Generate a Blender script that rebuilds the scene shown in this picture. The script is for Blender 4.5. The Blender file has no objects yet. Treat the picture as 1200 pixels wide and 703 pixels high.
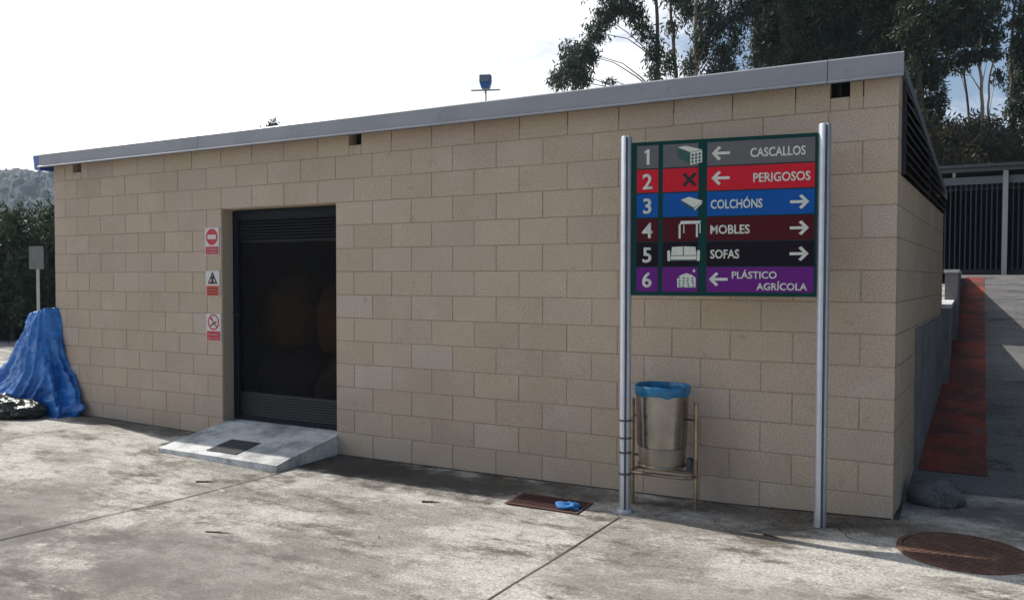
import bpy, bmesh, math, random
import numpy as np
from mathutils import Vector, Matrix
random.seed(7)
R = math.radians
sc = bpy.context.scene

# ------------------------------------------------------------------ camera
FPX, YAW, PIT, ROL = 920.2, -0.485570, -0.0278212, 0.00157713
CAM = np.array([0.16171, -5.34903, 1.34659])
F = np.array([math.sin(YAW)*math.cos(PIT), math.cos(YAW)*math.cos(PIT), math.sin(PIT)])
RR = np.array([math.cos(YAW), -math.sin(YAW), 0.0]); UU = np.cross(RR, F)
R2 = math.cos(ROL)*RR + math.sin(ROL)*UU; U2 = -math.sin(ROL)*RR + math.cos(ROL)*UU
cd = bpy.data.cameras.new('camera'); cam = bpy.data.objects.new('camera', cd); sc.collection.objects.link(cam)
cam.matrix_world = Matrix(((R2[0], U2[0], -F[0], CAM[0]), (R2[1], U2[1], -F[1], CAM[1]), (R2[2], U2[2], -F[2], CAM[2]), (0, 0, 0, 1)))
cd.sensor_width = 36; cd.lens = FPX/1200*36; cd.clip_start = .05; cd.clip_end = 3000
sc.camera = cam
def at(x, y, d):            # world point seen at photo pixel x, y (1200 wide) at forward distance d
    return CAM + (F + R2*(x-600)/FPX - U2*(y-351.5)/FPX)*d

# ------------------------------------------------------------------ light
SUN = Vector((-.95, .166, 1.0)).normalized()        # towards the sun
elev = math.asin(SUN.z); azim = math.atan2(SUN.x, SUN.y)
w = bpy.data.worlds.new('World'); sc.world = w; w.use_nodes = True
nt = w.node_tree; nt.nodes.clear()
def N(nt, t, **k):
    n = nt.nodes.new(t)
    for a, b in k.items(): setattr(n, a, b)
    return n
out = N(nt, 'ShaderNodeOutputWorld'); bg = N(nt, 'ShaderNodeBackground'); bg.inputs[1].default_value = .10
sky = N(nt, 'ShaderNodeTexSky', sky_type='NISHITA', sun_disc=False, sun_elevation=elev, sun_rotation=azim)
tc = N(nt, 'ShaderNodeTexCoord'); mp = N(nt, 'ShaderNodeMapping'); mp.inputs['Scale'].default_value = (1.6, 1.6, 4.5); mp.inputs['Location'].default_value = (.3, .1, .2)
no = N(nt, 'ShaderNodeTexNoise'); no.inputs['Scale'].default_value = 2.3; no.inputs['Detail'].default_value = 9; no.inputs['Roughness'].default_value = .58
dt = N(nt, 'ShaderNodeVectorMath', operation='DOT_PRODUCT'); dt.inputs[1].default_value = (-.93, .2, .3)
ad = N(nt, 'ShaderNodeMath', operation='MULTIPLY_ADD'); ad.inputs[1].default_value = .55
cr = N(nt, 'ShaderNodeValToRGB'); cr.color_ramp.elements[0].position = .63; cr.color_ramp.elements[1].position = .84
mx = N(nt, 'ShaderNodeMixRGB'); mx.inputs[2].default_value = (12.2, 12.4, 12.8, 1)
L = nt.links.new
L(tc.outputs['Generated'], mp.inputs[0]); L(mp.outputs[0], no.inputs['Vector'])
L(tc.outputs['Generated'], dt.inputs[0]); L(dt.outputs['Value'], ad.inputs[0]); L(no.outputs[0], ad.inputs[2])
L(ad.outputs[0], cr.inputs[0]); L(cr.outputs[0], mx.inputs[0]); L(sky.outputs[0], mx.inputs[1]); L(mx.outputs[0], bg.inputs[0]); L(bg.outputs[0], out.inputs[0])
sd = bpy.data.lights.new('sun', 'SUN'); sd.energy = 4.6; sd.angle = R(.6); sd.color = (1, .95, .87)
so = bpy.data.objects.new('sun', sd); sc.collection.objects.link(so); so.rotation_euler = SUN.to_track_quat('Z', 'Y').to_euler()
sc.view_settings.view_transform = 'Standard'; sc.view_settings.look = 'None'; sc.view_settings.exposure = 0.12; sc.view_settings.gamma = 1
sc.render.engine = 'CYCLES'

# ------------------------------------------------------------------ materials
def mat(name, col, rough=.8, metal=0, spec=.5, noise=None, bump=None, tone=0, second=None, coat=0):
    """noise=(scale, amount), bump=(scale, strength, distance), second=(colour, scale, lo, hi) blotches"""
    m = bpy.data.materials.new(name); m.use_nodes = True; t = m.node_tree; b = t.nodes['Principled BSDF']
    b.inputs['Roughness'].default_value = rough; b.inputs['Metallic'].default_value = metal; b.inputs['Specular IOR Level'].default_value = spec
    if coat: b.inputs['Coat Weight'].default_value = coat
    g = N(t, 'ShaderNodeTexCoord'); cur = None
    rgb = N(t, 'ShaderNodeRGB'); rgb.outputs[0].default_value = (*col, 1); cur = rgb.outputs[0]
    if second:
        for (c2, s2, lo, hi) in (second if isinstance(second, list) else [second]):
            n = N(t, 'ShaderNodeTexNoise'); n.inputs['Scale'].default_value = s2; n.inputs['Detail'].default_value = 6; n.inputs['Roughness'].default_value = .62
            t.links.new(g.outputs['Object'], n.inputs['Vector'])
            r = N(t, 'ShaderNodeMapRange'); r.inputs[1].default_value = lo; r.inputs[2].default_value = hi; t.links.new(n.outputs[0], r.inputs[0])
            x = N(t, 'ShaderNodeMixRGB'); t.links.new(r.outputs[0], x.inputs[0]); t.links.new(cur, x.inputs[1]); x.inputs[2].default_value = (*c2, 1); cur = x.outputs[0]
    if noise:
        n = N(t, 'ShaderNodeTexNoise'); n.inputs['Scale'].default_value = noise[0]; n.inputs['Detail'].default_value = 4; t.links.new(g.outputs['Object'], n.inputs['Vector'])
        r = N(t, 'ShaderNodeMapRange'); r.inputs[1].default_value = .25; r.inputs[2].default_value = .75; r.inputs[3].default_value = 1-noise[1]; r.inputs[4].default_value = 1+noise[1]; t.links.new(n.outputs[0], r.inputs[0])
        x = N(t, 'ShaderNodeMixRGB', blend_type='MULTIPLY'); x.inputs[0].default_value = 1; t.links.new(cur, x.inputs[1]); t.links.new(r.outputs[0], x.inputs[2]); cur = x.outputs[0]
    if tone:
        a = N(t, 'ShaderNodeAttribute', attribute_name='tone'); x = N(t, 'ShaderNodeMixRGB', blend_type='MULTIPLY'); x.inputs[0].default_value = tone
        t.links.new(cur, x.inputs[1]); t.links.new(a.outputs['Color'], x.inputs[2]); cur = x.outputs[0]
    t.links.new(cur, b.inputs['Base Color'])
    if bump:
        n = N(t, 'ShaderNodeTexNoise'); n.inputs['Scale'].default_value = bump[0]; n.inputs['Detail'].default_value = 5; t.links.new(g.outputs['Object'], n.inputs['Vector'])
        bu = N(t, 'ShaderNodeBump'); bu.inputs['Strength'].default_value = bump[1]; bu.inputs['Distance'].default_value = bump[2]
        t.links.new(n.outputs[0], bu.inputs['Height']); t.links.new(bu.outputs[0], b.inputs['Normal'])
    return m

def concrete(name, light, mid, dark, stain_shade=()):
    m = bpy.data.materials.new(name); m.use_nodes = True; t = m.node_tree; b = t.nodes['Principled BSDF']; l = t.links.new
    b.inputs['Roughness'].default_value = .88; b.inputs['Specular IOR Level'].default_value = .3
    g = N(t, 'ShaderNodeTexCoord')
    def noise(s, d=6, ro=.6, dist=0, sc3=(1, 1, 1)):
        q = N(t, 'ShaderNodeMapping'); q.inputs['Scale'].default_value = sc3; l(g.outputs['Object'], q.inputs[0])
        n = N(t, 'ShaderNodeTexNoise'); n.inputs['Scale'].default_value = s; n.inputs['Detail'].default_value = d; n.inputs['Roughness'].default_value = ro; n.inputs['Distortion'].default_value = dist
        l(q.outputs[0], n.inputs['Vector']); return n.outputs[0]
    def rng(v, a, bb, c=0., d=1.):
        r = N(t, 'ShaderNodeMapRange'); r.interpolation_type = 'SMOOTHSTEP'
        for i, x in enumerate((a, bb, c, d)): r.inputs[i+1].default_value = x
        l(v, r.inputs[0]); return r.outputs[0]
    def mixc(f, a, c2, bt='MIX'):
        x = N(t, 'ShaderNodeMixRGB', blend_type=bt)
        if isinstance(f, float): x.inputs[0].default_value = f
        else: l(f, x.inputs[0])
        if isinstance(a, tuple): x.inputs[1].default_value = (*a, 1)
        else: l(a, x.inputs[1])
        if isinstance(c2, tuple): x.inputs[2].default_value = (*c2, 1)
        else: l(c2, x.inputs[2])
        return x.outputs[0]
    c = mixc(rng(noise(1.3, 10, .70, .1, (.75, 1.5, 1)), .42, .60), light, mid)
    c = mixc(rng(noise(2.2, 12, .76, .1, (.75, 1.7, 1)), .50, .64), c, dark)
    c = mixc(rng(noise(9, 8, .78, 0), .53, .66, 0, .6), c, dark)
    c = mixc(rng(noise(5.3, 10, .8, 0, (.7, 1.5, 1)), .54, .66, 0, .75), c, tuple(min(1, x*1.25) for x in light))
    c = mixc(1.0, c, rng(noise(70, 4), .25, .75, .62, 1.38), 'MULTIPLY')
    sx = N(t, 'ShaderNodeSeparateXYZ'); l(g.outputs['Object'], sx.inputs[0])
    for (x0, y0, rx, ry, colr, amt) in stain_shade:
        dv = N(t, 'ShaderNodeVectorMath', operation='SUBTRACT'); dv.inputs[1].default_value = (x0, y0, 0); l(g.outputs['Object'], dv.inputs[0])
        ms = N(t, 'ShaderNodeVectorMath', operation='MULTIPLY'); ms.inputs[1].default_value = (1/rx, 1/ry, 0); l(dv.outputs[0], ms.inputs[0])
        ln = N(t, 'ShaderNodeVectorMath', operation='LENGTH'); l(ms.outputs[0], ln.inputs[0])
        a2 = N(t, 'ShaderNodeMath', operation='MULTIPLY_ADD'); a2.inputs[1].default_value = 2.4; l(noise(3.1, 8, .7), a2.inputs[0]); l(ln.outputs['Value'], a2.inputs[2])
        c = mixc(rng(a2.outputs[0], 1.5, 2.2, amt, 0.), c, colr)
    l(c, b.inputs['Base Color'])
    bu = N(t, 'ShaderNodeBump'); bu.inputs['Strength'].default_value = .35; bu.inputs['Distance'].default_value = .01; l(noise(60, 6, .7), bu.inputs['Height']); l(bu.outputs[0], b.inputs['Normal'])
    return m

def leafmat(name, a, c2):
    m = bpy.data.materials.new(name); m.use_nodes = True; t = m.node_tree; b = t.nodes['Principled BSDF']; o = t.nodes['Material Output']
    at_ = N(t, 'ShaderNodeAttribute', attribute_name='tone'); x = N(t, 'ShaderNodeMixRGB'); t.links.new(at_.outputs['Fac'], x.inputs[0])
    x.inputs[1].default_value = (*a, 1); x.inputs[2].default_value = (*c2, 1); t.links.new(x.outputs[0], b.inputs['Base Color'])
    b.inputs['Roughness'].default_value = .5; b.inputs['Specular IOR Level'].default_value = .35
    tr = N(t, 'ShaderNodeBsdfTranslucent'); t.links.new(x.outputs[0], tr.inputs[0]); ms = N(t, 'ShaderNodeMixShader'); ms.inputs[0].default_value = .3
    t.links.new(b.outputs[0], ms.inputs[1]); t.links.new(tr.outputs[0], ms.inputs[2]); t.links.new(ms.outputs[0], o.inputs[0])
    return m

M = {}
M['block'] = mat('beige_block', (.51, .41, .318), .93, spec=.2, noise=(115, .34), bump=(170, .7, .005), tone=1.0, second=[((.46, .36, .28), 1.1, .42, .72), ((.54, .455, .38), 3.3, .52, .8), ((.34, .26, .19), 9, .60, .85)])
M['mortar'] = mat('mortar', (.37, .29, .22), .95, spec=.1, noise=(90, .2))
M['reveal'] = mat('reveal_block', (.44, .35, .265), .93, spec=.2, noise=(120, .2), bump=(150, .5, .004))
M['parge'] = mat('grey_render', (.20, .20, .215), .9, noise=(12, .2), bump=(60, .4, .004), second=((.14, .14, .155), 3, .45, .65))
M['fascia'] = mat('fascia_metal', (.27, .275, .30), .5, metal=.25, noise=(3, .1), second=((.20, .20, .21), 9, .6, .75))
M['bluecap'] = mat('blue_film', (.03, .10, .36), .4)
M['roof'] = mat('roof_sheet', (.16, .16, .17), .6, metal=.4, noise=(6, .2))
M['louvre'] = mat('louvre_metal', (.035, .033, .035), .5, metal=.5, noise=(20, .2))
M['doorframe'] = mat('door_frame_steel', (.006, .009, .017), .55, spec=.2, noise=(8, .2))
M['slat'] = mat('door_slat_steel', (.013, .013, .015), .5, spec=.25, noise=(14, .3))
M['dark'] = mat('dark_void', (.012, .012, .012), .9)
M['int'] = mat('interior_wall', (.18, .17, .15), .9)
M['conc'] = concrete('yard_concrete', (.45, .432, .392), (.255, .24, .212), (.118, .105, .09),
      stain_shade=[(-3.2, -.38, 1.55, .5, (.05, .042, .035), .92), (-4.6, -3.0, 1.8, .8, (.10, .09, .078), .7), (.95, .35, 1.1, .42, (.09, .085, .078), .85), (-4.0, -.25, .8, .5, (.04, .034, .03), .9), (-.6, -.16, 1.5, .32, (.085, .066, .048), .75), (-7.0, -.14, 1.4, .28, (.07, .065, .05), .8), (-2.1, -.2, 1.1, .3, (.08, .07, .055), .75), (-3.4, -2.4, 1.7, .7, (.13, .118, .105), .6), (-.3, -1.7, 1.6, .55, (.17, .155, .14), .55), (-5.2, -2.3, 1.6, .6, (.12, .11, .095), .65), (-.9, -.62, .9, .18, (.12, .10, .08), .6)])  # real stains, plus ramp shade painted into the yard at the ramp foot
M['rampconc_shaded'] = concrete('shaded_ramp_concrete', (.16, .158, .16), (.12, .118, .115), (.055, .053, .05), stain_shade=[(.9, .6, 1.6, .30, (.12, .115, .105), .9)])  # ramp's deep shade is put into this dark colour; foot patch softens its edge
M['slab'] = mat('slab_concrete', (.62, .63, .62), .9, noise=(70, .22), bump=(80, .4, .004), second=[((.30, .31, .31), 4, .45, .65), ((.22, .22, .22), 14, .6, .72)])
M['matgrid'] = mat('cover_plate', (.05, .052, .06), .8, noise=(60, .4), bump=(120, .6, .004))
M['joint'] = mat('pavement_joint', (.06, .052, .045), .95, noise=(9, .4))
M['redpaint'] = mat('red_paint', (.27, .045, .022), .85, noise=(22, .35), bump=(60, .4, .004), second=[((.11, .035, .024), 2.6, .42, .58), ((.12, .09, .075), 6, .57, .66), ((.34, .07, .035), 3.7, .56, .68)])
M['rust'] = mat('rusty_iron', (.105, .05, .034), .85, noise=(60, .4), bump=(70, .8, .006), second=((.16, .10, .07), 10, .5, .7))
M['grate'] = mat('grate_iron', (.06, .018, .017), .7, noise=(40, .4))
M['galv'] = mat('galvanised_post', (.50, .52, .57), .42, metal=.6, noise=(18, .08))
M['slot'] = mat('post_slot', (.08, .09, .12), .6, metal=.4)
M['strap'] = mat('dark_strap', (.05, .05, .06), .6)
M['green'] = mat('board_green', (.004, .045, .042), .45, spec=.12)
M['w'] = mat('sign_white', (.62, .64, .58), .6, noise=(60, .12))
M['p1'] = mat('panel_grey', (.13, .13, .135), .55, spec=.12, noise=(80, .1))
M['p2'] = mat('panel_red', (.56, .017, .035), .55, spec=.12, noise=(80, .08))
M['p3'] = mat('panel_blue', (.006, .085, .34), .55, spec=.12, noise=(80, .08))
M['p4'] = mat('panel_maroon', (.075, .008, .014), .55, spec=.12, noise=(80, .1))
M['p5'] = mat('panel_black', (.012, .007, .014), .55, spec=.12)
M['p6'] = mat('panel_purple', (.135, .018, .20), .55, spec=.12, noise=(80, .1))
M['brickgreen'] = mat('picto_green', (.02, .09, .075), .6)
M['black'] = mat('sign_black', (.012, .008, .008), .6)
M['swhite'] = mat('warning_white', (.62, .60, .58), .6)
M['sred'] = mat('warning_red', (.50, .03, .055), .6)
M['sorange'] = mat('warning_orange', (.55, .07, .04), .6)
M['stext'] = mat('faded_lettering', (.62, .40, .40), .7)
M['steel'] = mat('bin_steel', (.33, .315, .30), .24, metal=1.0, noise=(5, .12), second=((.22, .19, .16), 4, .4, .7))
M['band'] = mat('bin_band', (.27, .23, .18), .45, metal=.7, noise=(10, .12))
M['tube'] = mat('bin_frame_tube', (.36, .30, .22), .35, metal=.8, noise=(20, .2), second=((.13, .07, .04), 9, .5, .7))
M['blueplastic'] = mat('blue_plastic', (.015, .16, .33), .32, noise=(20, .2), bump=(60, .5, .004))
M['tarp'] = mat('blue_tarp', (.02, .17, .52), .34, noise=(25, .2), bump=(26, .6, .01), second=((.012, .10, .36), 5, .5, .7))
M['darktarp'] = mat('dark_tarp', (.010, .014, .011), .3, bump=(14, .9, .02), second=((.025, .03, .024), 7, .55, .7))
M['bark'] = mat('bark', (.13, .10, .075), .95, noise=(7, .35), bump=(20, .6, .02))
M['palebark'] = mat('pale_bark', (.40, .34, .26), .85, noise=(4, .25), second=((.2, .15, .11), 3, .5, .65))
M['euc'] = leafmat('eucalyptus_leaf', (.03, .045, .03), (.06, .085, .05))
M['pine'] = leafmat('pine_needles', (.022, .034, .018), (.06, .078, .033))
M['brush'] = leafmat('brush_leaf', (.035, .035, .018), (.075, .065, .033))
M['hedge'] = leafmat('hedge_leaf', (.018, .034, .014), (.045, .07, .024))
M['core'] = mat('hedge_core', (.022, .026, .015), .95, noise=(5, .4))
M['hill'] = mat('far_forest', (.03, .045, .035), .95, noise=(.15, .4), second=((.045, .055, .04), .05, .45, .6))
M['soil'] = mat('soil', (.12, .10, .07), .95, noise=(2, .3))
M['shedroof'] = mat('shed_roof_edge', (.10, .105, .115), .55, metal=.3)
M['shedbeam'] = mat('shed_beam', (.17, .185, .21), .5, metal=.4)
M['shedpost'] = mat('shed_post', (.42, .45, .45), .5, metal=.4)
M['bar'] = mat('shed_bar', (.055, .065, .09), .45, metal=.5)
M['shedwall'] = mat('shed_wall', (.035, .035, .04), .9)
M['lampblue'] = mat('floodlight_blue', (.03, .13, .38), .4)
M['lampglass'] = mat('floodlight_glass', (.16, .18, .24), .15)
M['graysign'] = mat('grey_sign_back', (.16, .17, .16), .6, noise=(12, .2))
M['orange'] = mat('ochre_sack', (.24, .14, .04), .8, noise=(9, .3), bump=(8, .6, .03))
M['greysack'] = mat('grey_sack', (.12, .115, .11), .8, noise=(9, .3), bump=(8, .6, .03))
M['leaflit'] = mat('dead_leaf', (.14, .085, .04), .9, noise=(30, .4))
M['twig'] = mat('twig_wood', (.06, .04, .03), .9)
M['ragblue'] = mat('rag_blue', (.02, .16, .42), .7, bump=(40, .6, .01))
# door glazing: dark mesh screen that lets a little of the store room show
m = bpy.data.materials.new('door_screen'); m.use_nodes = True; t = m.node_tree; b = t.nodes['Principled BSDF']
b.inputs['Base Color'].default_value = (.012, .012, .014, 1); b.inputs['Roughness'].default_value = .4; b.inputs['Specular IOR Level'].default_value = .04
tr = N(t, 'ShaderNodeBsdfTransparent'); tr.inputs[0].default_value = (.9, .85, .8, 1); ms = N(t, 'ShaderNodeMixShader'); ms.inputs[0].default_value = .62
t.links.new(b.outputs[0], ms.inputs[1]); t.links.new(tr.outputs[0], ms.inputs[2]); t.links.new(ms.outputs[0], t.nodes['Material Output'].inputs[0]); M['screen'] = m

# ------------------------------------------------------------------ builders
C = sc.collection
def tag(o, label=None, cat=None, group=None, kind=None):
    for k, v in (('label', label), ('category', cat), ('group', group), ('kind', kind)):
        if v: o[k] = v
    return o
def empty(name, loc=(0, 0, 0), rz=0):
    o = bpy.data.objects.new(name, None); C.objects.link(o); o.location = loc; o.rotation_euler = (0, 0, rz); o.empty_display_size = .2; return o
class MB:
    def __init__(s): s.v = []; s.f = []; s.t = []
    def poly8(s, p, tone=1):       # p: 8 corners, bottom ring then top ring
        n = len(s.v); s.v += [tuple(q) for q in p]
        fs = [(3, 2, 1, 0), (4, 5, 6, 7), (0, 1, 5, 4), (1, 2, 6, 5), (2, 3, 7, 6), (3, 0, 4, 7)]
        s.f += [tuple(n+i for i in q) for q in fs]; s.t += [tone]*6
    def box(s, x0, y0, z0, x1, y1, z1, tone=1, T=None):
        p = [(x0, y0, z0), (x1, y0, z0), (x1, y1, z0), (x0, y1, z0), (x0, y0, z1), (x1, y0, z1), (x1, y1, z1), (x0, y1, z1)]
        if T: p = [tuple(T @ Vector(q)) for q in p]
        s.poly8(p, tone)
    def tube(s, pts, rad, n=10, cap=True):
        pts = [Vector(p) for p in pts]
        if not isinstance(rad, (list, tuple)): rad = [rad]*len(pts)
        base = len(s.v); up = None
        for i, p in enumerate(pts):
            d = (pts[min(i+1, len(pts)-1)]-pts[max(i-1, 0)]).normalized()
            if up is None: up = Vector((0, 0, 1)) if abs(d.z) < .9 else Vector((1, 0, 0))
            a = d.cross(up).normalized(); bb = d.cross(a).normalized(); up = a.cross(d) if False else up
            for k in range(n):
                an = 2*math.pi*k/n; s.v.append(tuple(p+a*rad[i]*math.cos(an)+bb*rad[i]*math.sin(an)))
        for i in range(len(pts)-1):
            for k in range(n):
                s.f.append((base+i*n+k, base+i*n+(k+1) % n, base+(i+1)*n+(k+1) % n, base+(i+1)*n+k)); s.t.append(1)
        if cap:
            s.f.append(tuple(base+k for k in range(n))[::-1]); s.f.append(tuple(base+(len(pts)-1)*n+k for k in range(n))); s.t += [1, 1]
    def lathe(s, prof, c=(0, 0), n=40, closed=False):
        base = len(s.v)
        for r, z in prof:
            for k in range(n):
                a = 2*math.pi*k/n; s.v.append((c[0]+r*math.cos(a), c[1]+r*math.sin(a), z))
        m_ = len(prof)
        for i in range(m_-1+(1 if closed else 0)):
            j = (i+1) % m_
            for k in range(n): s.f.append((base+i*n+k, base+i*n+(k+1) % n, base+j*n+(k+1) % n, base+j*n+k)); s.t.append(1)
    def prism(s, poly, y0, y1):     # 2D polygon (x,z), extruded in y; y0 is the front
        n = len(poly); b_ = len(s.v); s.v += [(x, y0, z) for x, z in poly] + [(x, y1, z) for x, z in poly]
        s.f.append(tuple(range(b_, b_+n))); s.f.append(tuple(range(b_+2*n-1, b_+n-1, -1)))
        s.f += [(b_+i, b_+n+i, b_+n+(i+1) % n, b_+(i+1) % n) for i in range(n)]; s.t += [1]*(n+2)
    def build(s, name, m, parent=None, smooth=False, bevel=0, auto=False):
        me = bpy.data.meshes.new(name); me.from_pydata(s.v, [], s.f); me.materials.append(m)
        if smooth: me.shade_smooth()
        if any(t != 1 for t in s.t):
            ca = me.color_attributes.new('tone', 'FLOAT_COLOR', 'CORNER'); k = 0
            for p, tn in zip(me.polygons, s.t):
                cc = (tn, tn, tn, 1) if isinstance(tn, (int, float)) else (*tn, 1)
                for _ in p.vertices: ca.data[k].color = cc; k += 1
        o = bpy.data.objects.new(name, me); C.objects.link(o)
        if parent is not None: o.parent = parent
        bm = bmesh.new(); bm.from_mesh(me); bmesh.ops.recalc_face_normals(bm, faces=bm.faces)
        if bevel: bmesh.ops.bevel(bm, geom=list(bm.edges), offset=bevel, segments=2, affect='EDGES', clamp_overlap=True)
        if smooth and auto:
            for e in bm.edges:
                if len(e.link_faces) == 2 and e.calc_face_angle(0) > R(35): e.smooth = False
        bm.to_mesh(me); bm.free()
        return o
def sm(a, b_, x): t_ = np.clip((x-a)/(b_-a), 0, 1); return t_*t_*(3-2*t_)
def wallx(y): return y*math.tan(R(4.7))
def gz(x, y):
    prof = np.interp(x, [-12, -8.4, -7.6, -4.4, -2.6, -1, 0, .8, 3], [-.17, -.15, -.15, -.2, -.19, -.176, -.135, -.12, -.12])
    near = sm(-5, -1, y)
    return -.175*(1-near) + prof*near
def rz(y): return float(np.clip(-.13+.148*(y-.75), -.2, 1.42))

# ------------------------------------------------------------------ ground
xs = np.unique(np.round(np.concatenate([-np.geomspace(14, 900, 14), np.arange(-14, 4.01, .3), np.geomspace(4.5, 900, 14)]), 3))
ys = np.unique(np.round(np.concatenate([-np.geomspace(8, 900, 12), np.arange(-8, 3.9, .3), np.array([4.2, 4.6, 5, 5.6, 6.5, 8, 10, 12, 14, 17]), np.geomspace(20, 900, 12)]), 3))
g = MB(); nx = len(xs)
for y in ys:
    for x in xs:
        z = float(gz(x, y)) + float(sm(-11, -7, x)*sm(4.1, 6, y)*(1.38+.06*max(0, min(y-14, 60)))) * 1.0
        if -1 < x < 9.5 and 3.9 < y < 12.5: z = min(z, rz(y)-.15)
        g.v.append((x, y, z))
for j in range(len(ys)-1):
    for i in range(nx-1): g.f.append((j*nx+i, j*nx+i+1, (j+1)*nx+i+1, (j+1)*nx+i)); g.t.append(1)
tag(g.build('ground', M['conc'], smooth=True), kind='structure')
# access ramp beside the building
rp = MB(); yy = [.62, .75, .9, 1.1, 1.5, 2, 3, 4, 5, 6, 7, 8, 9, 10, 10.8, 11.2, 11.6, 12.5, 17]
for y in yy:
    z = max(rz(y), float(gz(.5, y))-.02)
    if y <= .75: z = float(gz(.5, y))-.02
    x0 = wallx(y)-.09 if y < 3.7 else wallx(3.7)-.09+(y-3.7)*.04
    for x in (x0, x0+1.2, 3, 6, 9.6): rp.v.append((x, y, z))
for j in range(len(yy)-1):
    for i in range(4): rp.f.append((j*5+i, j*5+i+1, (j+1)*5+i+1, (j+1)*5+i)); rp.t.append(1)
tag(rp.build('access_ramp', M['rampconc_shaded']), kind='structure')
# red painted band on the ramp
rb = MB(); yb = np.linspace(1.17, 10.9, 24)
for y in yb:
    xl = .125+(y-1.17)*(.62/9.3); xr = .565+(y-1.17)*(.5/9.7)
    for x in (xl, (xl+xr)/2, xr): rb.v.append((x+(.006*math.sin(y*7)), y, rz(y)+.005))
for j in range(len(yb)-1):
    for i in range(2): rb.f.append((j*3+i, j*3+i+1, (j+1)*3+i+1, (j+1)*3+i)); rb.t.append(1)
tag(rb.build('painted_band', M['redpaint']), kind='structure')
# joints in the paving, each a shallow strip
def joint(pts, wd):
    j = MB()
    fine = []
    for a, b_ in zip(pts[:-1], pts[1:]):
        n = max(2, int(math.dist(a, b_)/.25)); fine += [(a[0]+(b_[0]-a[0])*k/n, a[1]+(b_[1]-a[1])*k/n) for k in range(n)]
    fine.append(pts[-1])
    for i, (x, y) in enumerate(fine):
        x2, y2 = fine[min(i+1, len(fine)-1)]; x1, y1 = fine[max(i-1, 0)]; d = math.hypot(x2-x1, y2-y1); nx_, ny_ = -(y2-y1)/d, (x2-x1)/d
        ww = wd*(.75+.5*random.random()); o_ = random.uniform(-.003, .003)
        for s_ in (-1, 1): j.v.append((x+nx_*(ww*s_/2+o_), y+ny_*(ww*s_/2+o_), float(gz(x, y))+.004))
    for i in range(len(fine)-1): j.f.append((2*i, 2*i+1, 2*i+3, 2*i+2)); j.t.append(1)
    tag(j.build('paving_joint', M['joint']), kind='structure')
joint([(-1.55, -.62), (-1.6, -1.4), (-1.66, -2.15), (-1.75, -5)], .010)
joint([(-4.34, -.74), (-4.42, -1.6), (-4.54, -2.3), (-4.66, -3.1), (-4.8, -5)], .010)
def crack(x, y, a, L_, sd):
    q = random.Random(sd); P = [(x, y)]
    for k in range(int(L_/.05)): a += q.uniform(-.55, .55); x += .05*math.cos(a); y += .05*math.sin(a); P.append((x, y))
    joint(P, .006)
crack(-1.0, -.42, -.9, .45, 1); crack(-.75, -.55, -.1, .6, 2); crack(.02, -.62, 2.9, .5, 3); 
joint([(-8.4, -.012), (-5.82, -.012)], .022); joint([(-4.36, -.012), (-.01, -.012)], .022); joint([(.016, -.02), (.035, .5)], .03)
joint([(-7.3, -.35), (-7.4, -1.6), (-7.6, -4)], .008)

# ------------------------------------------------------------------ the block building
bld = empty('block_building'); tag(bld, 'low beige concrete block building with a grey edged flat roof and a dark doorway', 'building')
def tone():
    k = random.random(); v = random.uniform(.955, 1.035)
    if k > .95: return (v*1.03, v*1.05, v*1.12)
    if k > .85: return (v*.98, v*.96, v*.95)
    return (v, v*random.uniform(.98, 1.01), v*random.uniform(.96, 1.03))
HW, G2, CH = .2, .0028, .003
def block(mb, T, u0, u1, z0, z1, thick, slantend=False, tn=None):
    """one block, front face at v=0 with a small chamfer; T maps (u, v, z) to world"""
    a, b_, c_, d_ = u0+G2, u1-G2, z0+G2, z1-G2; tn = tn or tone(); n = len(mb.v)
    e = 0 if slantend else CH
    dz = random.uniform(-.0012, .0012)
    P = [(a, thick, c_), (b_, thick, c_), (b_, thick, d_), (a, thick, d_), (a, CH, c_), (b_, CH, c_), (b_, CH, d_), (a, CH, d_), (a+CH, dz, c_+CH), (b_-e, dz, c_+CH), (b_-e, dz, d_-CH), (a+CH, dz, d_-CH)]
    if slantend: P[1] = (b_+thick*math.tan(R(4.7)), thick, c_); P[2] = (b_+thick*math.tan(R(4.7)), thick, d_)
    mb.v += [tuple(T(p)) for p in P]
    fs = [(0, 1, 2, 3), (0, 1, 5, 4), (1, 2, 6, 5), (2, 3, 7, 6), (3, 0, 4, 7), (4, 5, 9, 8), (5, 6, 10, 9), (6, 7, 11, 10), (7, 4, 8, 11), (8, 9, 10, 11)]
    mb.f += [tuple(n+i for i in q) for q in fs]; mb.t += [tn]*10
def spans(u0, u1, off, holes=()):
    cuts = [u0]; k = math.floor(u0/.4)-1
    while True:
        x = off+.4*k; k += 1
        if x <= u0+.03: continue
        if x >= u1-.03: break
        cuts.append(x)
    cuts.append(u1); return list(zip(cuts[:-1], cuts[1:]))
TF = lambda p: (p[0], p[1], p[2])
fw = MB(); back = MB()
DX0, DX1, DZ = -5.8, -4.4, 2.0
SC = [(-8.06, -7.92), (-4.25, -4.12), (-.39, -.28)]
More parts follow.
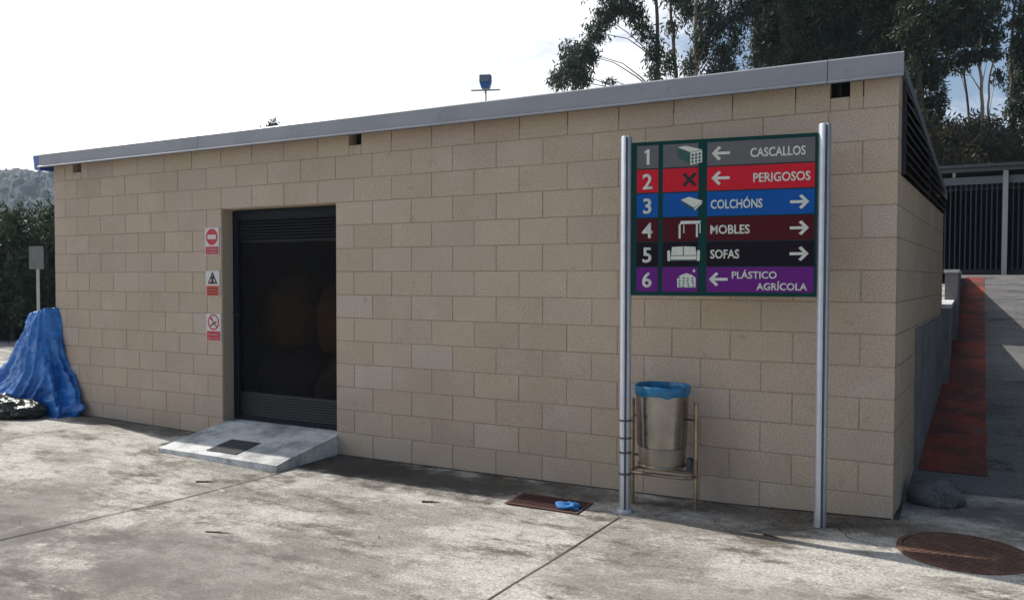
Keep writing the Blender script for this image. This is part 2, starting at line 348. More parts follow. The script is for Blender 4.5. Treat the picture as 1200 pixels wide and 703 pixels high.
for r in range(-2, 13):
    z0, z1 = r*.2, r*.2+.2; off = -.2 if r % 2 == 0 else 0
    if r == 12: z1 = 2.6
    segs = [(-8.4, 0.0)]
    if z0 < DZ-.01: segs = [(-8.4, DX0), (DX1, 0.0)]
    for s0, s1 in segs:
        for a, b_ in spans(s0, s1, off):
            pieces = [(a, b_, z0, z1)]
            if r == 12:
                for h0, h1 in SC:
                    new = []
                    for (p0, p1, q0, q1) in pieces:
                        if h1 <= p0 or h0 >= p1: new.append((p0, p1, q0, q1)); continue
                        if p0 < h0: new.append((p0, h0, q0, q1))
                        if h1 < p1: new.append((h1, p1, q0, q1))
                        new.append((max(p0, h0), min(p1, h1), q0, 2.485))
                    pieces = new
            tn = tone()
            for (p0, p1, q0, q1) in pieces: block(fw, TF, p0, p1, q0, q1, .19, slantend=(abs(p1) < 1e-6), tn=tn)
front = fw.build('wall', M['block'], bld); front['label'] = 'front wall of beige concrete blocks'
mo = MB()      # mortar behind the joints (butting pieces)
mo.box(-8.394, .0038, -.4, DX0-.004, .18, 2.478); mo.box(DX1+.004, .0038, -.4, -.006, .18, 2.478); mo.box(DX0-.003, .0045, DZ+.004, DX1+.003, .18, 2.478)
mo.build('mortar', M['mortar'], front)
# scupper notches under the roof edge
for i, (h0, h1) in enumerate(SC):
    s_ = MB(); s_.box(h0+.004, .10, 2.487, h1-.004, .17, 2.598)
    if i == 2: s_.box((h0+h1)/2-.006, .01, 2.487, (h0+h1)/2+.006, .098, 2.60)
    s_.build('scupper', M['dark'], bld)
# right wall, splayed by 4.7 degrees
ca, sa = math.cos(R(4.7)), math.sin(R(4.7)); t0 = .2/ca
def TR(p):      # u along the wall, v inwards
    return (p[0]*sa-p[1]*ca, p[0]*ca+p[1]*sa, p[2])
rw = MB()
for r in range(-2, 10):
    off = t0+(.2 if r % 2 == 0 else 0)
    for a, b_ in spans(t0, 3.69, off % .4): block(rw, TR, a, b_, r*.2, r*.2+.2, .18)
ro_ = rw.build('wall', M['block'], bld); ro_['label'] = 'right side wall with slatted vent along its top'
mr = MB(); P = [TR(q) for q in [(t0+.004, .005, -.4), (3.686, .005, -.4), (3.686, .17, -.4), (t0+.004, .17, -.4), (t0+.004, .005, 1.99), (3.686, .005, 1.99), (3.686, .17, 1.99), (t0+.004, .17, 1.99)]]; mr.poly8(P); mr.build('mortar', M['mortar'], ro_)
# left and rear walls
lw = MB()
for r in range(-2, 12):
    for a, b_ in spans(.2, 3.69, (0 if r % 2 else .2)): block(lw, lambda p: (-8.4+p[1], p[0], p[2]), a, b_, r*.2, r*.2+.2 if r < 11 else 2.32, .18)
lo = lw.build('wall', M['block'], bld); lo['label'] = 'left side wall'
rr_ = MB(); rr_.box(-8.2, 3.5, -.4, .1, 3.68, 2.15); rr_.build('wall', M['reveal'], bld)['label'] = 'rear wall'
# grey cement render low on the right wall
pg = MB(); P = [TR(q) for q in [(1.17, -.022, -.2), (3.67, -.022, -.2), (3.67, -.001, -.2), (1.17, -.001, -.2), (1.17, -.02, .975), (3.67, -.02, .985), (3.67, -.001, .985), (1.17, -.001, .975)]]; pg.poly8(P)
pg.build('render_coat', M['parge'], bld)
# slatted vent under the sloping roof on the right side
SL = .115
def roofz(y): return 2.60-SL*y
lv = MB(); z = 2.02
while z < 2.58:
    tend = min(3.66, (2.595-z)/SL/ca)
    if tend > .3:
        P = [TR(q) for q in [(t0-.01, -.028, z-.014), (tend, -.028, z-.014), (tend, .03, z+.03), (t0-.01, .03, z+.03), (t0-.01, -.030, z-.004), (tend, -.030, z-.004), (tend, .028, z+.040), (t0-.01, .028, z+.040)]]
        lv.poly8(P)
    z += .062
lv.build('louvre', M['louvre'], bld)
lf = MB()   # louvre frame
for (a, b_, z0, z1) in [(t0-.03, t0-.004, 2.0, 2.575), (3.66, 3.69, 2.0, 2.17), (1.9, 1.93, 2.0, 2.38)]:
    lf.poly8([TR(q) for q in [(a, -.02, z0), (b_, -.02, z0), (b_, .05, z0), (a, .05, z0), (a, -.02, z1), (b_, -.02, z1), (b_, .05, z1), (a, .05, z1)]])
lf.poly8([TR(q) for q in [(t0-.03, .05, 2.0), (3.69, .05, 2.0), (3.69, .06, 2.0), (t0-.03, .06, 2.0), (t0-.03, .05, 2.57), (3.69, .05, 2.17), (3.69, .06, 2.17), (t0-.03, .06, 2.57)]])
lf.build('louvre_frame', M['louvre'], bld)
# roof slab
rf = MB(); y0, y1 = -.055, 3.86
xr0, xr1 = .018, wallx(3.86)+.02
rf.poly8([(-8.5, y0, roofz(y0)+.006), (xr0, y0, roofz(y0)+.006), (xr1, y1, roofz(y1)+.006), (-8.5, y1, roofz(y1)+.006), (-8.5, y0, roofz(y0)+.075), (xr0, y0, roofz(y0)+.075), (xr1, y1, roofz(y1)+.075), (-8.5, y1, roofz(y1)+.075)])
roof = rf.build('roof', M['roof'], bld)
# folded metal fascia in three lengths
for a, b_ in [(-8.5, -5.995), (-5.991, -.402), (-.398, .024)]:
    f_ = MB(); prof = [(-.118, 2.552), (-.128, 2.548), (-.128, 2.560), (-.104, 2.572), (-.100, 2.692), (-.088, 2.702), (-.012, 2.702), (-.012, 2.685), (-.082, 2.685), (-.086, 2.585), (-.118, 2.566)]
    f_ = MB(); n = len(prof)
    for x in (a, b_): f_.v += [(x, y, z) for y, z in prof]
    f_.f += [(i, (i+1) % n, n+(i+1) % n, n+i) for i in range(n)]; f_.t += [1]*n
    # end faces as strips
    for s_ in (0, n):
        for tri in ((0, 1, 2, 10), (2, 3, 9, 10), (3, 4, 8, 9), (4, 5, 7, 8), (5, 6, 7)): f_.f.append(tuple(s_+i for i in tri)); f_.t.append(1)
    f_.build('fascia', M['fascia'], roof)
sf = MB(); sf.box(-8.49, -.083, 2.558, .02, -.058, 2.60); sf.box(-8.49, -.056, 2.602, .015, -.003, 2.6045); sf.build('soffit', M['roof'], roof)
ec = MB(); ec.prism([(-8.625, 2.69), (-8.50, 2.69), (-8.50, 2.53), (-8.60, 2.535)], -.09, .3); ec.build('gutter_end', M['bluecap'], roof)
# floor and back of store room
fl = MB(); fl.box(-8.2, .19, -.1, -.02, 3.49, -.012); fl.build('floor', M['int'], bld)
jr = MB()   # smooth door reveal faces, lintel underside
jr.box(DX0-.001, .01, -.1, DX0+.004, .2, DZ-.006); jr.box(DX1-.004, .01, -.1, DX1+.001, .2, DZ-.006); jr.box(DX0+.005, .01, DZ-.005, DX1-.005, .2, DZ+.002); jr.build('door_reveal', M['reveal'], bld)
# door
door = MB(); fx0, fx1 = DX0+.008, DX1-.008
for (a, z0, b_, z1) in [(fx0, -.02, fx0+.07, 1.985), (fx1-.05, -.02, fx1, 1.985), (fx0+.07, 1.90, fx1-.05, 1.985), (fx0+.07, -.02, fx1-.05, .02)]: door.box(a, .13, z0, b_, .19, z1)
dr = door.build('door', M['doorframe'], bld)
tp = MB()
for i in range(7): z = 1.70+i*.028; tp.poly8([(fx0+.07, .135, z), (fx1-.05, .135, z), (fx1-.05, .16, z+.018), (fx0+.07, .16, z+.018), (fx0+.07, .135, z+.004), (fx1-.05, .135, z+.004), (fx1-.05, .16, z+.023), (fx0+.07, .16, z+.023)])
tp.box(fx0+.07, .162, 1.68, fx1-.05, .166, 1.9); tp.build('top_slats', M['slat'], dr)
bt = MB()
for i in range(9): z = .024+i*.0245; bt.poly8([(fx0+.07, .138, z), (fx1-.05, .138, z), (fx1-.05, .16, z), (fx0+.07, .16, z), (fx0+.07, .148, z+.02), (fx1-.05, .148, z+.02), (fx1-.05, .16, z+.02), (fx0+.07, .16, z+.02)])
bt.box(fx0+.07, .162, .02, fx1-.05, .166, .25); bt.build('bottom_slats', M['slat'], dr)
sn = MB(); sn.box(fx0+.07, .15, .25, fx1-.05, .154, 1.68); sn.build('screen', M['screen'], dr)
for z in (.3, .62, .95, 1.25, 1.55): hg = MB(); hg.box(fx1-.018, .115, z, fx1-.002, .129, z+.05); hg.build('hinge', M['black'], dr)
hd = MB(); hd.tube([(fx0+.035, .128, 1.0), (fx0+.035, .10, 1.0), (fx0+.12, .095, .99)], .009, 8); hd.build('handle', M['slat'], dr)

# sacks stored behind the door
def lump(name, m, c, r, seed, label, cat, n=26, parent=None, amp=.14, group=None, flat=True):
    rnd = random.Random(seed); ph = [(rnd.uniform(1, 4), rnd.uniform(1, 4), rnd.uniform(0, 6), rnd.uniform(0, 6), rnd.uniform(.3, 1)) for _ in range(7)]
    mb = MB()
    for i in range(n+1):
        th = math.pi*i/n
        for k in range(2*n):
            a = math.pi*k/n; d = 1+amp*sum(q[4]*math.sin(q[0]*a*1.0//1 if False else round(q[0])*a+q[2])*math.sin(q[1]*th+q[3]) for q in ph)/2
            z = math.cos(th)*d; z = max(z, -.72) if flat else z
            mb.v.append((r[0]*math.sin(th)*math.cos(a)*d, r[1]*math.sin(th)*math.sin(a)*d, r[2]*(z+.72)))
    for i in range(n):
        for k in range(2*n): mb.f.append((i*2*n+k, i*2*n+(k+1) % (2*n), (i+1)*2*n+(k+1) % (2*n), (i+1)*2*n+k)); mb.t.append(1)
    o = mb.build(name, m, parent, smooth=True)
    bm = bmesh.new(); bm.from_mesh(o.data); bmesh.ops.remove_doubles(bm, verts=bm.verts, dist=1e-5); bm.to_mesh(o.data); bm.free()
    o.location = c
    if label: tag(o, label, cat, group)
    return o
lump('sack', M['greysack'], (-5.60, .76, -.012), (.42, .34, .36), 3, 'grey bulging sack lying lowest behind the dark door screen', 'sack')
lump('sack', M['orange'], (-5.60, .80, .66), (.34, .33, .42), 4, 'ochre sack piled on the grey sack at the left behind the door screen', 'sack')
lump('sack', M['greysack'], (-4.86, .76, -.012), (.32, .34, .36), 5, 'grey sack under the right ochre sack behind the door screen', 'sack')
lump('sack', M['orange'], (-4.92, .82, .60), (.32, .33, .42), 6, 'ochre sack on the right of the pile behind the door screen', 'sack')

# entrance slab: rises from the yard to the door
es = empty('entrance_slab', (-5.06, -.36, -.2)); tag(es, 'pale sloping concrete slab leading up to the dark doorway', 'door ramp')
def slabz(y): return -.03+(y-0)*.155 if y < 0 else -.03
X0, X1, Y0 = -5.78, -4.385, -.74
v = []; sb = MB()
nxs, nys = 12, 8
for top in (0, 1):
    for j in range(nys+1):
        for i in range(nxs+1):
            x = X0+(X1-X0)*i/nxs; y = Y0+(-.004-Y0)*j/nys
            if j == 0: y += random.uniform(-.004, .004)
            if i == nxs and j < 4: x += random.uniform(-.008, .004)
            sb.v.append((x+5.06, y+.36, (slabz(y)+random.uniform(-.0015, .0015) if top else -.3)+.2))
q = (nxs+1); h = q*(nys+1)
for j in range(nys):
    for i in range(nxs): sb.f.append((h+j*q+i, h+j*q+i+1, h+(j+1)*q+i+1, h+(j+1)*q+i)); sb.t.append(1)
for i in range(nxs): sb.f.append((i, i+1, h+i+1, h+i)); sb.f.append((nys*q+i, h+nys*q+i, h+nys*q+i+1, nys*q+i+1)); sb.t += [1, 1]
for j in range(nys): sb.f.append((j*q, h+j*q, h+(j+1)*q, (j+1)*q)); sb.f.append((j*q+nxs, (j+1)*q+nxs, h+(j+1)*q+nxs, h+j*q+nxs)); sb.t += [1, 1]
sb.build('slab', M['slab'], es)
s2 = MB(); s2.box(DX0+.006+5.06, -.003+.36, .10, DX1-.006+5.06, .185+.36, .172); s2.build('threshold', M['slab'], es)
cp = MB()
cx0, cx1, cy0, cy1 = -5.27, -4.92, -.66, -.38
def cq(x, y, dz): return (x+5.06, y+.36, slabz(y)+dz+.2)
cp.poly8([cq(cx0, cy0, -.002), cq(cx1, cy0, -.002), cq(cx1, cy1, -.002), cq(cx0, cy1, -.002), cq(cx0, cy0, .006), cq(cx1, cy0, .006), cq(cx1, cy1, .006), cq(cx0, cy1, .006)])
for k in range(8):
    y = cy0+.02+k*.034; cp.poly8([cq(cx0+.015, y, .006), cq(cx1-.015, y, .006), cq(cx1-.015, y+.012, .006), cq(cx0+.015, y+.012, .006), cq(cx0+.015, y, .010), cq(cx1-.015, y, .010), cq(cx1-.015, y+.012, .010), cq(cx0+.015, y+.012, .010)])
cp.build('cover_plate', M['matgrid'], es)

# ------------------------------------------------------------------ lettering
def text(s, h, x, z, mt, parent, yoff, align='LEFT', width=None, bold=.022, name='lettering'):
    cu = bpy.data.curves.new(name, 'FONT'); cu.body = s; cu.size = 1; cu.offset = bold; cu.extrude = 0; cu.resolution_u = 3
    o = bpy.data.objects.new('tmp', cu); C.objects.link(o); bpy.context.view_layer.update()
    dg = bpy.context.evaluated_depsgraph_get(); me = bpy.data.meshes.new_from_object(o.evaluated_get(dg)); bpy.data.objects.remove(o)
    co = np.array([v_.co[:] for v_ in me.vertices]); cap = .729; 
    x0, x1 = co[:, 0].min(), co[:, 0].max(); sx_ = (width/(x1-x0)) if width else h/cap
    for v_, c_ in zip(me.vertices, co):
        xx = (c_[0]-x0)*sx_
        if align == 'RIGHT': xx -= (x1-x0)*sx_
        if align == 'CENTER': xx -= (x1-x0)*sx_/2
        v_.co = (x+xx, yoff, z+c_[1]*h/cap)
    me.materials.clear(); me.materials.append(mt); me.name = name
    bm = bmesh.new(); bm.from_mesh(me); r_ = bmesh.ops.extrude_face_region(bm, geom=bm.faces[:]); bmesh.ops.translate(bm, verts=[e for e in r_['geom'] if isinstance(e, bmesh.types.BMVert)], vec=(0, -.0015, 0))
    bmesh.ops.recalc_face_normals(bm, faces=bm.faces); bm.to_mesh(me); bm.free()
    o = bpy.data.objects.new(name, me); C.objects.link(o); o.parent = parent; return o

# ------------------------------------------------------------------ direction sign
ZB = -.17
ds = empty('direction_sign', (-1.562, -.484, ZB), math.atan2(.177, 1.182)); tag(ds, 'six row coloured direction board on two round metal posts', 'direction sign')
def zl(z): return z-ZB
for px_, top in ((-.005, 2.262), (1.188, 2.268)):
    p_ = MB(); prof = []; r = .036; n = 28
    ring = []
    for k in range(n):
        a = 2*math.pi*k/n; rr0 = r
        # round extrusion with a slot facing forward
        if abs((a-math.radians(288)+math.pi) % (2*math.pi)-math.pi) < .13: rr0 = r*.72
        ring.append((px_+rr0*math.cos(a), rr0*math.sin(a)))
    b_ = len(p_.v)
    for z in (-.03, zl(top)-.006, zl(top)): 
        s_ = .93 if z == zl(top) else 1
        p_.v += [(px_+(x-px_)*s_, y*s_, z) for x, y in ring]
    for i in range(2):
        for k in range(n): p_.f.append((i*n+k, i*n+(k+1) % n, (i+1)*n+(k+1) % n, (i+1)*n+k)); p_.t.append(1)
    p_.f.append(tuple(2*n+k for k in range(n))); p_.t.append(1)
    po = p_.build('post', M['galv'], ds, smooth=True, auto=True)
    sl = MB(); sl.box(px_+.036*.72*math.cos(R(288))-.0035, -.0345, -.02, px_+.036*.72*math.cos(R(288))+.0035, -.022, zl(top)-.01); sl.build('slot', M['slot'], po)
    bp_ = MB(); bp_.lathe([(0.0, .012), (.052, .012), (.055, .004), (.055, -.02), (0.0, -.02)], (px_, 0), 20); bp_.build('foot_flange', M['galv'], po, smooth=True, auto=True)
bd = MB(); bd.box(.034, -.016, zl(1.236), 1.150, .016, zl(2.217)); board = bd.build('board', M['green'], ds)
bk = MB()
for z in (1.32, 1.72, 2.13): bk.box(.03, .017, zl(z), 1.155, .03, zl(z)+.035)
bk.build('rail', M['galv'], ds)
rows = [(2.048, 2.193, 'p1', '1'), (1.894, 2.040, 'p2', '2'), (1.736, 1.886, 'p3', '3'), (1.580, 1.728, 'p4', '4'), (1.424, 1.573, 'p5', '5'), (1.262, 1.417, 'p6', '6')]
labels = ['grey top row reading CASCALLOS', 'red row reading PERIGOSOS', 'blue row reading COLCHÓNS', 'maroon row reading MOBLES', 'black row reading SOFAS', 'purple bottom row reading PLÁSTICO AGRÍCOLA']
YF = -.0165
def strip(mb, pts, y=-.0195, d=.0012): mb.prism(pts, y-d, y)
def arrow(x0, x1, zc, left, parent):
    a = MB(); w_ = .0085; hh = .038
    if left: x0, x1 = x1, x0
    s_ = 1 if x1 > x0 else -1
    a.prism([(x0, zc-w_), (x1-s_*.01, zc-w_), (x1-s_*.01, zc+w_), (x0, zc+w_)], -.0208, -.0192)
    for q_ in (1, -1):
        a.prism([(x1, zc+q_*.0), (x1-s_*.042, zc+q_*(hh+.006)), (x1-s_*.058, zc+q_*(hh-.004)), (x1-s_*.024, zc)], -.0209-(.0001*q_), -.0193)
    a.build('arrow', M['w'], parent)
def quad(mb, pts, lift=0): mb.prism(pts, -.0208-lift, -.0192)
for i, (z0, z1, pm, num) in enumerate(rows):
    z0, z1 = zl(z0), zl(z1)
    r_ = MB()
    c2 = .452 if i not in (1,) else .452
    for a, b_ in ((.066, .203), (.232, c2), (.506, 1.134)): r_.box(a, -.0190, z0, b_, -.0165, z1)
    row = r_.build('row_panel', M[pm], ds); row['label'] = labels[i]
    if num == '1':
        zm = (z0+z1)/2; q1 = MB(); q1.prism([(.128, zm-.049), (.146, zm-.049), (.146, zm+.049), (.133, zm+.049), (.112, zm+.034), (.116, zm+.022), (.128, zm+.030)], -.0208, -.0192); q1.build('numeral', M['w'], row)
    else: text(num, .098, .134, (z0+z1)/2-.049, M['w'], row, -.0192, 'CENTER', bold=.02, name='numeral')
    zc = (z0+z1)/2
    left = i in (0, 1, 5)
    if left: arrow(.532 if i != 5 else .522, .642 if i != 5 else .635, zc+.002, True, row)
    else: arrow(.996, 1.104, zc-.002, False, row)
    H = .056
    if i == 0: text('CASCALLOS', H, .763, zc-.030, M['w'], row, -.0192, width=.318)
    if i == 1: text('PERIGOSOS', H, .782, zc-.030, M['w'], row, -.0192, width=.328)
    if i == 2: text('COLCHÓNS', H, .529, zc-.030, M['w'], row, -.0192, width=.308)
    if i == 3: text('MOBLES', H, .528, zc-.030, M['w'], row, -.0192, width=.236)
    if i == 4: text('SOFAS', H, .529, zc-.027, M['w'], row, -.0192, width=.174)
    if i == 5:
        text('PLÁSTICO', .044, .660, zl(1.347), M['w'], row, -.0192, width=.264); text('AGRÍCOLA', .044, .806, zl(1.276), M['w'], row, -.0192, width=.292)
    pc = MB(); m_ = M['w']; mm = MB()
    if i == 0:      # hollow brick
        zt = zc
        quad(pc, [(.322, zt+.052), (.375, zt+.058), (.474, zt+.030), (.402, zt+.018)])
        quad(pc, [(.402, zt+.014), (.474, zt+.026), (.474, zt-.048), (.402, zt-.062)])
        quad(mm, [(.322, zt+.046), (.399, zt+.014), (.399, zt-.062), (.326, zt-.010)])
        for a in range(3):
            for b2 in range(3):
                cx, cz = .416+a*.0215, zt-.002+a*.003-b2*.021
                hh = .0065; mm.prism([(cx-hh, cz-hh), (cx, cz-hh*1.3), (cx+hh, cz-hh), (cx+hh, cz+hh), (cx, cz+hh*1.3), (cx-hh, cz+hh)], -.0216, -.0209)
        mm.build('pictogram', M['brickgreen'], row)
    if i == 1:      # black hazard cross
        cx, cz = .398, zc; a, b2 = .045, .014
        mm.prism([(cx-a, cz+a-b2), (cx-a+b2*1.2, cz+a), (cx+a, cz-a+b2), (cx+a-b2*1.2, cz-a)], -.0208, -.0192)
        mm.prism([(cx+a, cz+a-b2), (cx+a-b2*1.2, cz+a), (cx-a, cz-a+b2), (cx-a+b2*1.2, cz-a)], -.0212, -.0194)
        mm.build('pictogram', M['black'], row); pc = None
    if i == 2:      # mattress
        quad(pc, [(.345, zc+.030), (.395, zc+.048), (.480, zc+.020), (.428, zc-.022)]); quad(mm, [(.345, zc+.026), (.428, zc-.026), (.428, zc-.040), (.349, zc+.014)]); quad(pc, [(.430, zc-.026), (.476, zc+.014), (.476, zc+.004), (.430, zc-.040)]); mm.build('pictogram', M['brickgreen'], row)
    if i == 3:      # table
        quad(pc, [(.340, zc+.040), (.348, zc+.054), (.472, zc+.054), (.462, zc+.036), (.343, zc+.034)])
        for a, zt, zb in ((.333, .034, -.056), (.440, .034, -.048), (.362, .030, -.022), (.462, .036, -.025)): wd = .012 if a in (.333, .440) else .006; quad(pc, [(a, zc+zt), (a+wd, zc+zt), (a+wd, zc+zb), (a, zc+zb)], .0001)
    if i == 4:      # sofa
        quad(pc, [(.292, zc+.046), (.361, zc+.050), (.361, zc-.006), (.287, zc-.006)]); quad(pc, [(.366, zc+.050), (.438, zc+.046), (.443, zc-.006), (.366, zc-.006)])
        quad(pc, [(.262, zc+.020), (.272, zc+.028), (.281, zc+.020), (.281, zc-.042), (.264, zc-.042)]); quad(pc, [(.447, zc+.020), (.456, zc+.028), (.466, zc+.020), (.464, zc-.042), (.447, zc-.042)])
        quad(pc, [(.284, zc-.010), (.444, zc-.010), (.444, zc-.034), (.284, zc-.034)]); quad(mm, [(.284, zc-.036), (.444, zc-.036), (.444, zc-.042), (.284, zc-.042)]); mm.build('pictogram', M['brickgreen'], row)
    if i == 5:      # wrapped bale with a drop above
        quad(pc, [(.326, zc+.006), (.345, zc+.026), (.382, zc+.040), (.418, zc+.028), (.440, zc+.012), (.440, zc-.050), (.326, zc-.050)])
        quad(pc, [(.421, zc+.052), (.430, zc+.068), (.439, zc+.052), (.430, zc+.044)]); rnd = random.Random(2)
        for k in range(16):
            cx, cz = .338+(k % 4)*.028+rnd.uniform(-.004, .004), zc-.042+(k//4)*.017+rnd.uniform(-.002, .002)
            mm.prism([(cx-.008, cz), (cx, cz+.006), (cx+.008, cz-.002), (cx+.003, cz-.007)], -.0216, -.0209)
        mm.build('pictogram', M['brickgreen'], row)
    if pc and pc.v: pc.build('pictogram', m_, row)

# ------------------------------------------------------------------ litter bin in its stand
bn = empty('litter_bin', (-1.385, -.27, -.172)); tag(bn, 'steel litter bin with blue rim beneath the direction board', 'litter bin')
zb = .172
b_ = MB(); prof = [(.0, .105+zb), (.140, .105+zb), (.147, .115+zb), (.150, .13+zb)]
b_.lathe([(0, .118+zb), (.150, .118+zb), (.152, .235+zb), (.163, .240+zb), (.167, .36+zb), (.171, .48+zb), (.173, .60+zb), (.167, .60+zb), (.164, .40+zb), (.150, .28+zb), (.142, .135+zb), (0, .132+zb)], n=56)
body = b_.build('body', M['steel'], bn, smooth=True, auto=True)
b_ = MB(); b_.lathe([(.1515, .128+zb), (.1540, .232+zb), (.1550, .230+zb), (.1535, .124+zb)], n=56, closed=True); b_.build('lower_band', M['band'], bn, smooth=True, auto=True)
b_ = MB(); b_.lathe([(.150, .104+zb), (.158, .104+zb), (.161, .112+zb), (.157, .119+zb), (.150, .119+zb)], n=56, closed=True); b_.build('bottom_ring', M['tube'], bn, smooth=True, auto=True)
b_ = MB(); n = 64; pr_ = [(.1755, .575), (.181, .580), (.184, .600), (.184, .632), (.179, .640), (.172, .636), (.168, .62), (.166, .56)]
for r, z in pr_:
    for k in range(n):
        a = 2*math.pi*k/n; wv = .003*math.sin(a*9+z*40)+.002*math.sin(a*17); b_.v.append(((r+wv)*math.cos(a), (r+wv)*math.sin(a), z+zb+(.006*math.sin(a*7)+.004*math.sin(a*13) if z < .58 else .003*math.sin(a*3))))
for i in range(len(pr_)-1):
    for k in range(n): b_.f.append((i*n+k, i*n+(k+1) % n, (i+1)*n+(k+1) % n, (i+1)*n+k)); b_.t.append(1)
b_.build('rim', M['blueplastic'], bn, smooth=True)
b_ = MB(); b_.lathe([(0, .50+zb), (.1, .505+zb), (.163, .54+zb)], n=32); b_.build('liner_bag', M['blueplastic'], bn, smooth=True)
for x in (-.205, .228): 
    b_ = MB(); b_.tube([(x, 0, -.01), (x, 0, .535+zb)], .0145, 14); b_.build('upright', M['tube'], bn, smooth=True, auto=True)
b_ = MB()
for dy, z in ((-.085, .052), (.085, .052)): b_.tube([(-.205, 0, z+zb), (-.19, dy*.8, z+zb), (-.15, dy, z+zb), (.17, dy, z+zb), (.21, dy*.8, z+zb), (.228, 0, z+zb)], .0115, 10)
b_.build('crossbar', M['tube'], bn, smooth=True)
for z in (.42, .155):
    for x, sx_ in ((-.205, 1), (.228, -1)):
        b_ = MB(); b_.tube([(x, 0, z+zb), (x+sx_*.06, 0, z+zb)], .008, 8); b_.build('bracket', M['strap'], bn)
b_ = MB(); b_.box(.172, -.03, .085+zb, .205, .02, .17+zb); b_.build('latch', M['strap'], bn, bevel=.003)
# straps round the left sign post
for z in (.415, .30, .205, .065):
    b_ = MB(); b_.lathe([(.0375, z+.002), (.0405, z+.002), (.0405, z+.013), (.0375, z+.013)], (0, 0), 28, True)
    b_.box(.036, -.004, z+.003, .070, -.001, z+.011)
    o = b_.build('strap', M['strap']); o.location = (-1.567, -.485, 0)
    tag(o, 'thin dark strap round the left post of the direction sign, %s' % {.415: 'the topmost of the four', .30: 'the second from the top', .205: 'the third from the top', .065: 'the lowest of the four'}[z], 'strap', 'straps round the left sign post')

# ------------------------------------------------------------------ warning signs by the door
def circle(cx, cz, rx, rzz, n=28): return [(cx+rx*math.cos(2*math.pi*k/n), cz+rzz*math.sin(2*math.pi*k/n)) for k in range(n)]
def wsign(x0, x1, z0, z1, zsplit, kind, label):
    s_ = empty('warning_sign', ((x0+x1)/2, -.0015, z0)); tag(s_, label, 'sign', 'warning signs beside the doorway')
    w_, h_ = x1-x0, z1-z0; zs = zsplit-z0
    p = MB(); p.box(-w_/2, -.004, 0, w_/2, 0, h_); p.build('plate', M['swhite'], s_)
    p = MB(); p.prism([(-w_/2+.008, .006), (w_/2-.008, .006), (w_/2-.008, zs-.004), (-w_/2+.008, zs-.004)], -.0055, -.0042); p.build('text_band', M['sorange'] if kind == 1 else M['sred'], s_)
    zc = (zs+h_)/2; r = min(w_*.42, (h_-zs)*.46)
    def lines(words, hs, zz):
        for wd, z in zip(words, zz): text(wd, hs, 0, z, M['stext'], s_, -.0057, 'CENTER', width=w_*.72, bold=.005)
    if kind == 0:
        p = MB(); p.prism(circle(0, zc, r, r), -.0055, -.0042); p.build('no_entry_disc', M['sred'], s_)
        p = MB(); p.prism([(-r*.72, zc-r*.26), (r*.72, zc-r*.26), (r*.72, zc+r*.26), (-r*.72, zc+r*.26)], -.0068, -.0057); p.build('no_entry_bar', M['swhite'], s_)
        lines(['PROHIBIDO', 'EL PASO'], .020, (zs*.56, zs*.18))
    elif kind == 1:
        p = MB(); tri = [(-r*1.02, zc-r*.85), (r*1.02, zc-r*.85), (0, zc+r*1.0)]; p.prism(tri, -.0055, -.0042); p.build('warning_triangle', M['black'], s_)
        p = MB(); p.prism([(-r*.68, zc-r*.66), (r*.68, zc-r*.66), (0, zc+r*.55)], -.0066, -.0057); p.build('triangle_field', M['stext'], s_)
        p = MB()
        for q_ in (1, -1): p.prism([(-.030*q_, zc-.052), (-.018*q_, zc-.058), (.026*q_, zc+.004), (.012*q_, zc+.012)], -.0076-.0002*q_, -.0068)
        p.prism([(-.006, zc-.05), (.006, zc-.05), (.01, zc+.02), (-.006, zc+.03)], -.0074, -.0068); p.build('triangle_symbol', M['black'], s_)
        for z in (.68, .42, .16):
            p = MB(); rnd = random.Random(int(z*100)); x = -w_*.33
            while x < w_*.3: dx = rnd.uniform(.012, .03); p.prism([(x, zs*z), (x+dx, zs*z), (x+dx, zs*z+.009), (x, zs*z+.009)], -.0066, -.0057); x += dx+.007
            p.build('text_line', M['black'], s_)
    else:
        p = MB(); n = 32; o_ = circle(0, zc, r, r, n); i_ = circle(0, zc, r*.82, r*.82, n)
        for k in range(n): j = (k+1) % n; p.prism([o_[k], o_[j], i_[j], i_[k]], -.0055, -.0042)
        p.prism([(-r*.66, zc+r*.54), (-r*.54, zc+r*.66), (r*.66, zc-r*.54), (r*.54, zc-r*.66)], -.0064, -.0057); p.build('prohibition_ring', M['sred'], s_)
        p = MB(); p.prism([(-.045, zc-.030), (.040, zc+.012), (.046, zc+.002), (-.038, zc-.040)], -.0074, -.0066); p.prism([(-.03, zc+.02), (-.018, zc+.045), (-.01, zc+.04), (-.022, zc+.015)], -.0074, -.0066); p.build('cigarette_symbol', M['black'], s_)
        lines(['PROHIBIDO', 'FUMAR'], .018, (zs*.56, zs*.18))
wsign(-6.017, -5.829, 1.562, 1.826, 1.648, 0, 'white sign with red no entry disc, topmost of the three by the doorway')
wsign(-6.012, -5.826, 1.165, 1.412, 1.272, 1, 'white sign with dark triangle over an orange band, middle of the three')
wsign(-6.008, -5.815, .735, 1.000, .835, 2, 'no smoking sign with red ring, lowest of the three by the doorway')

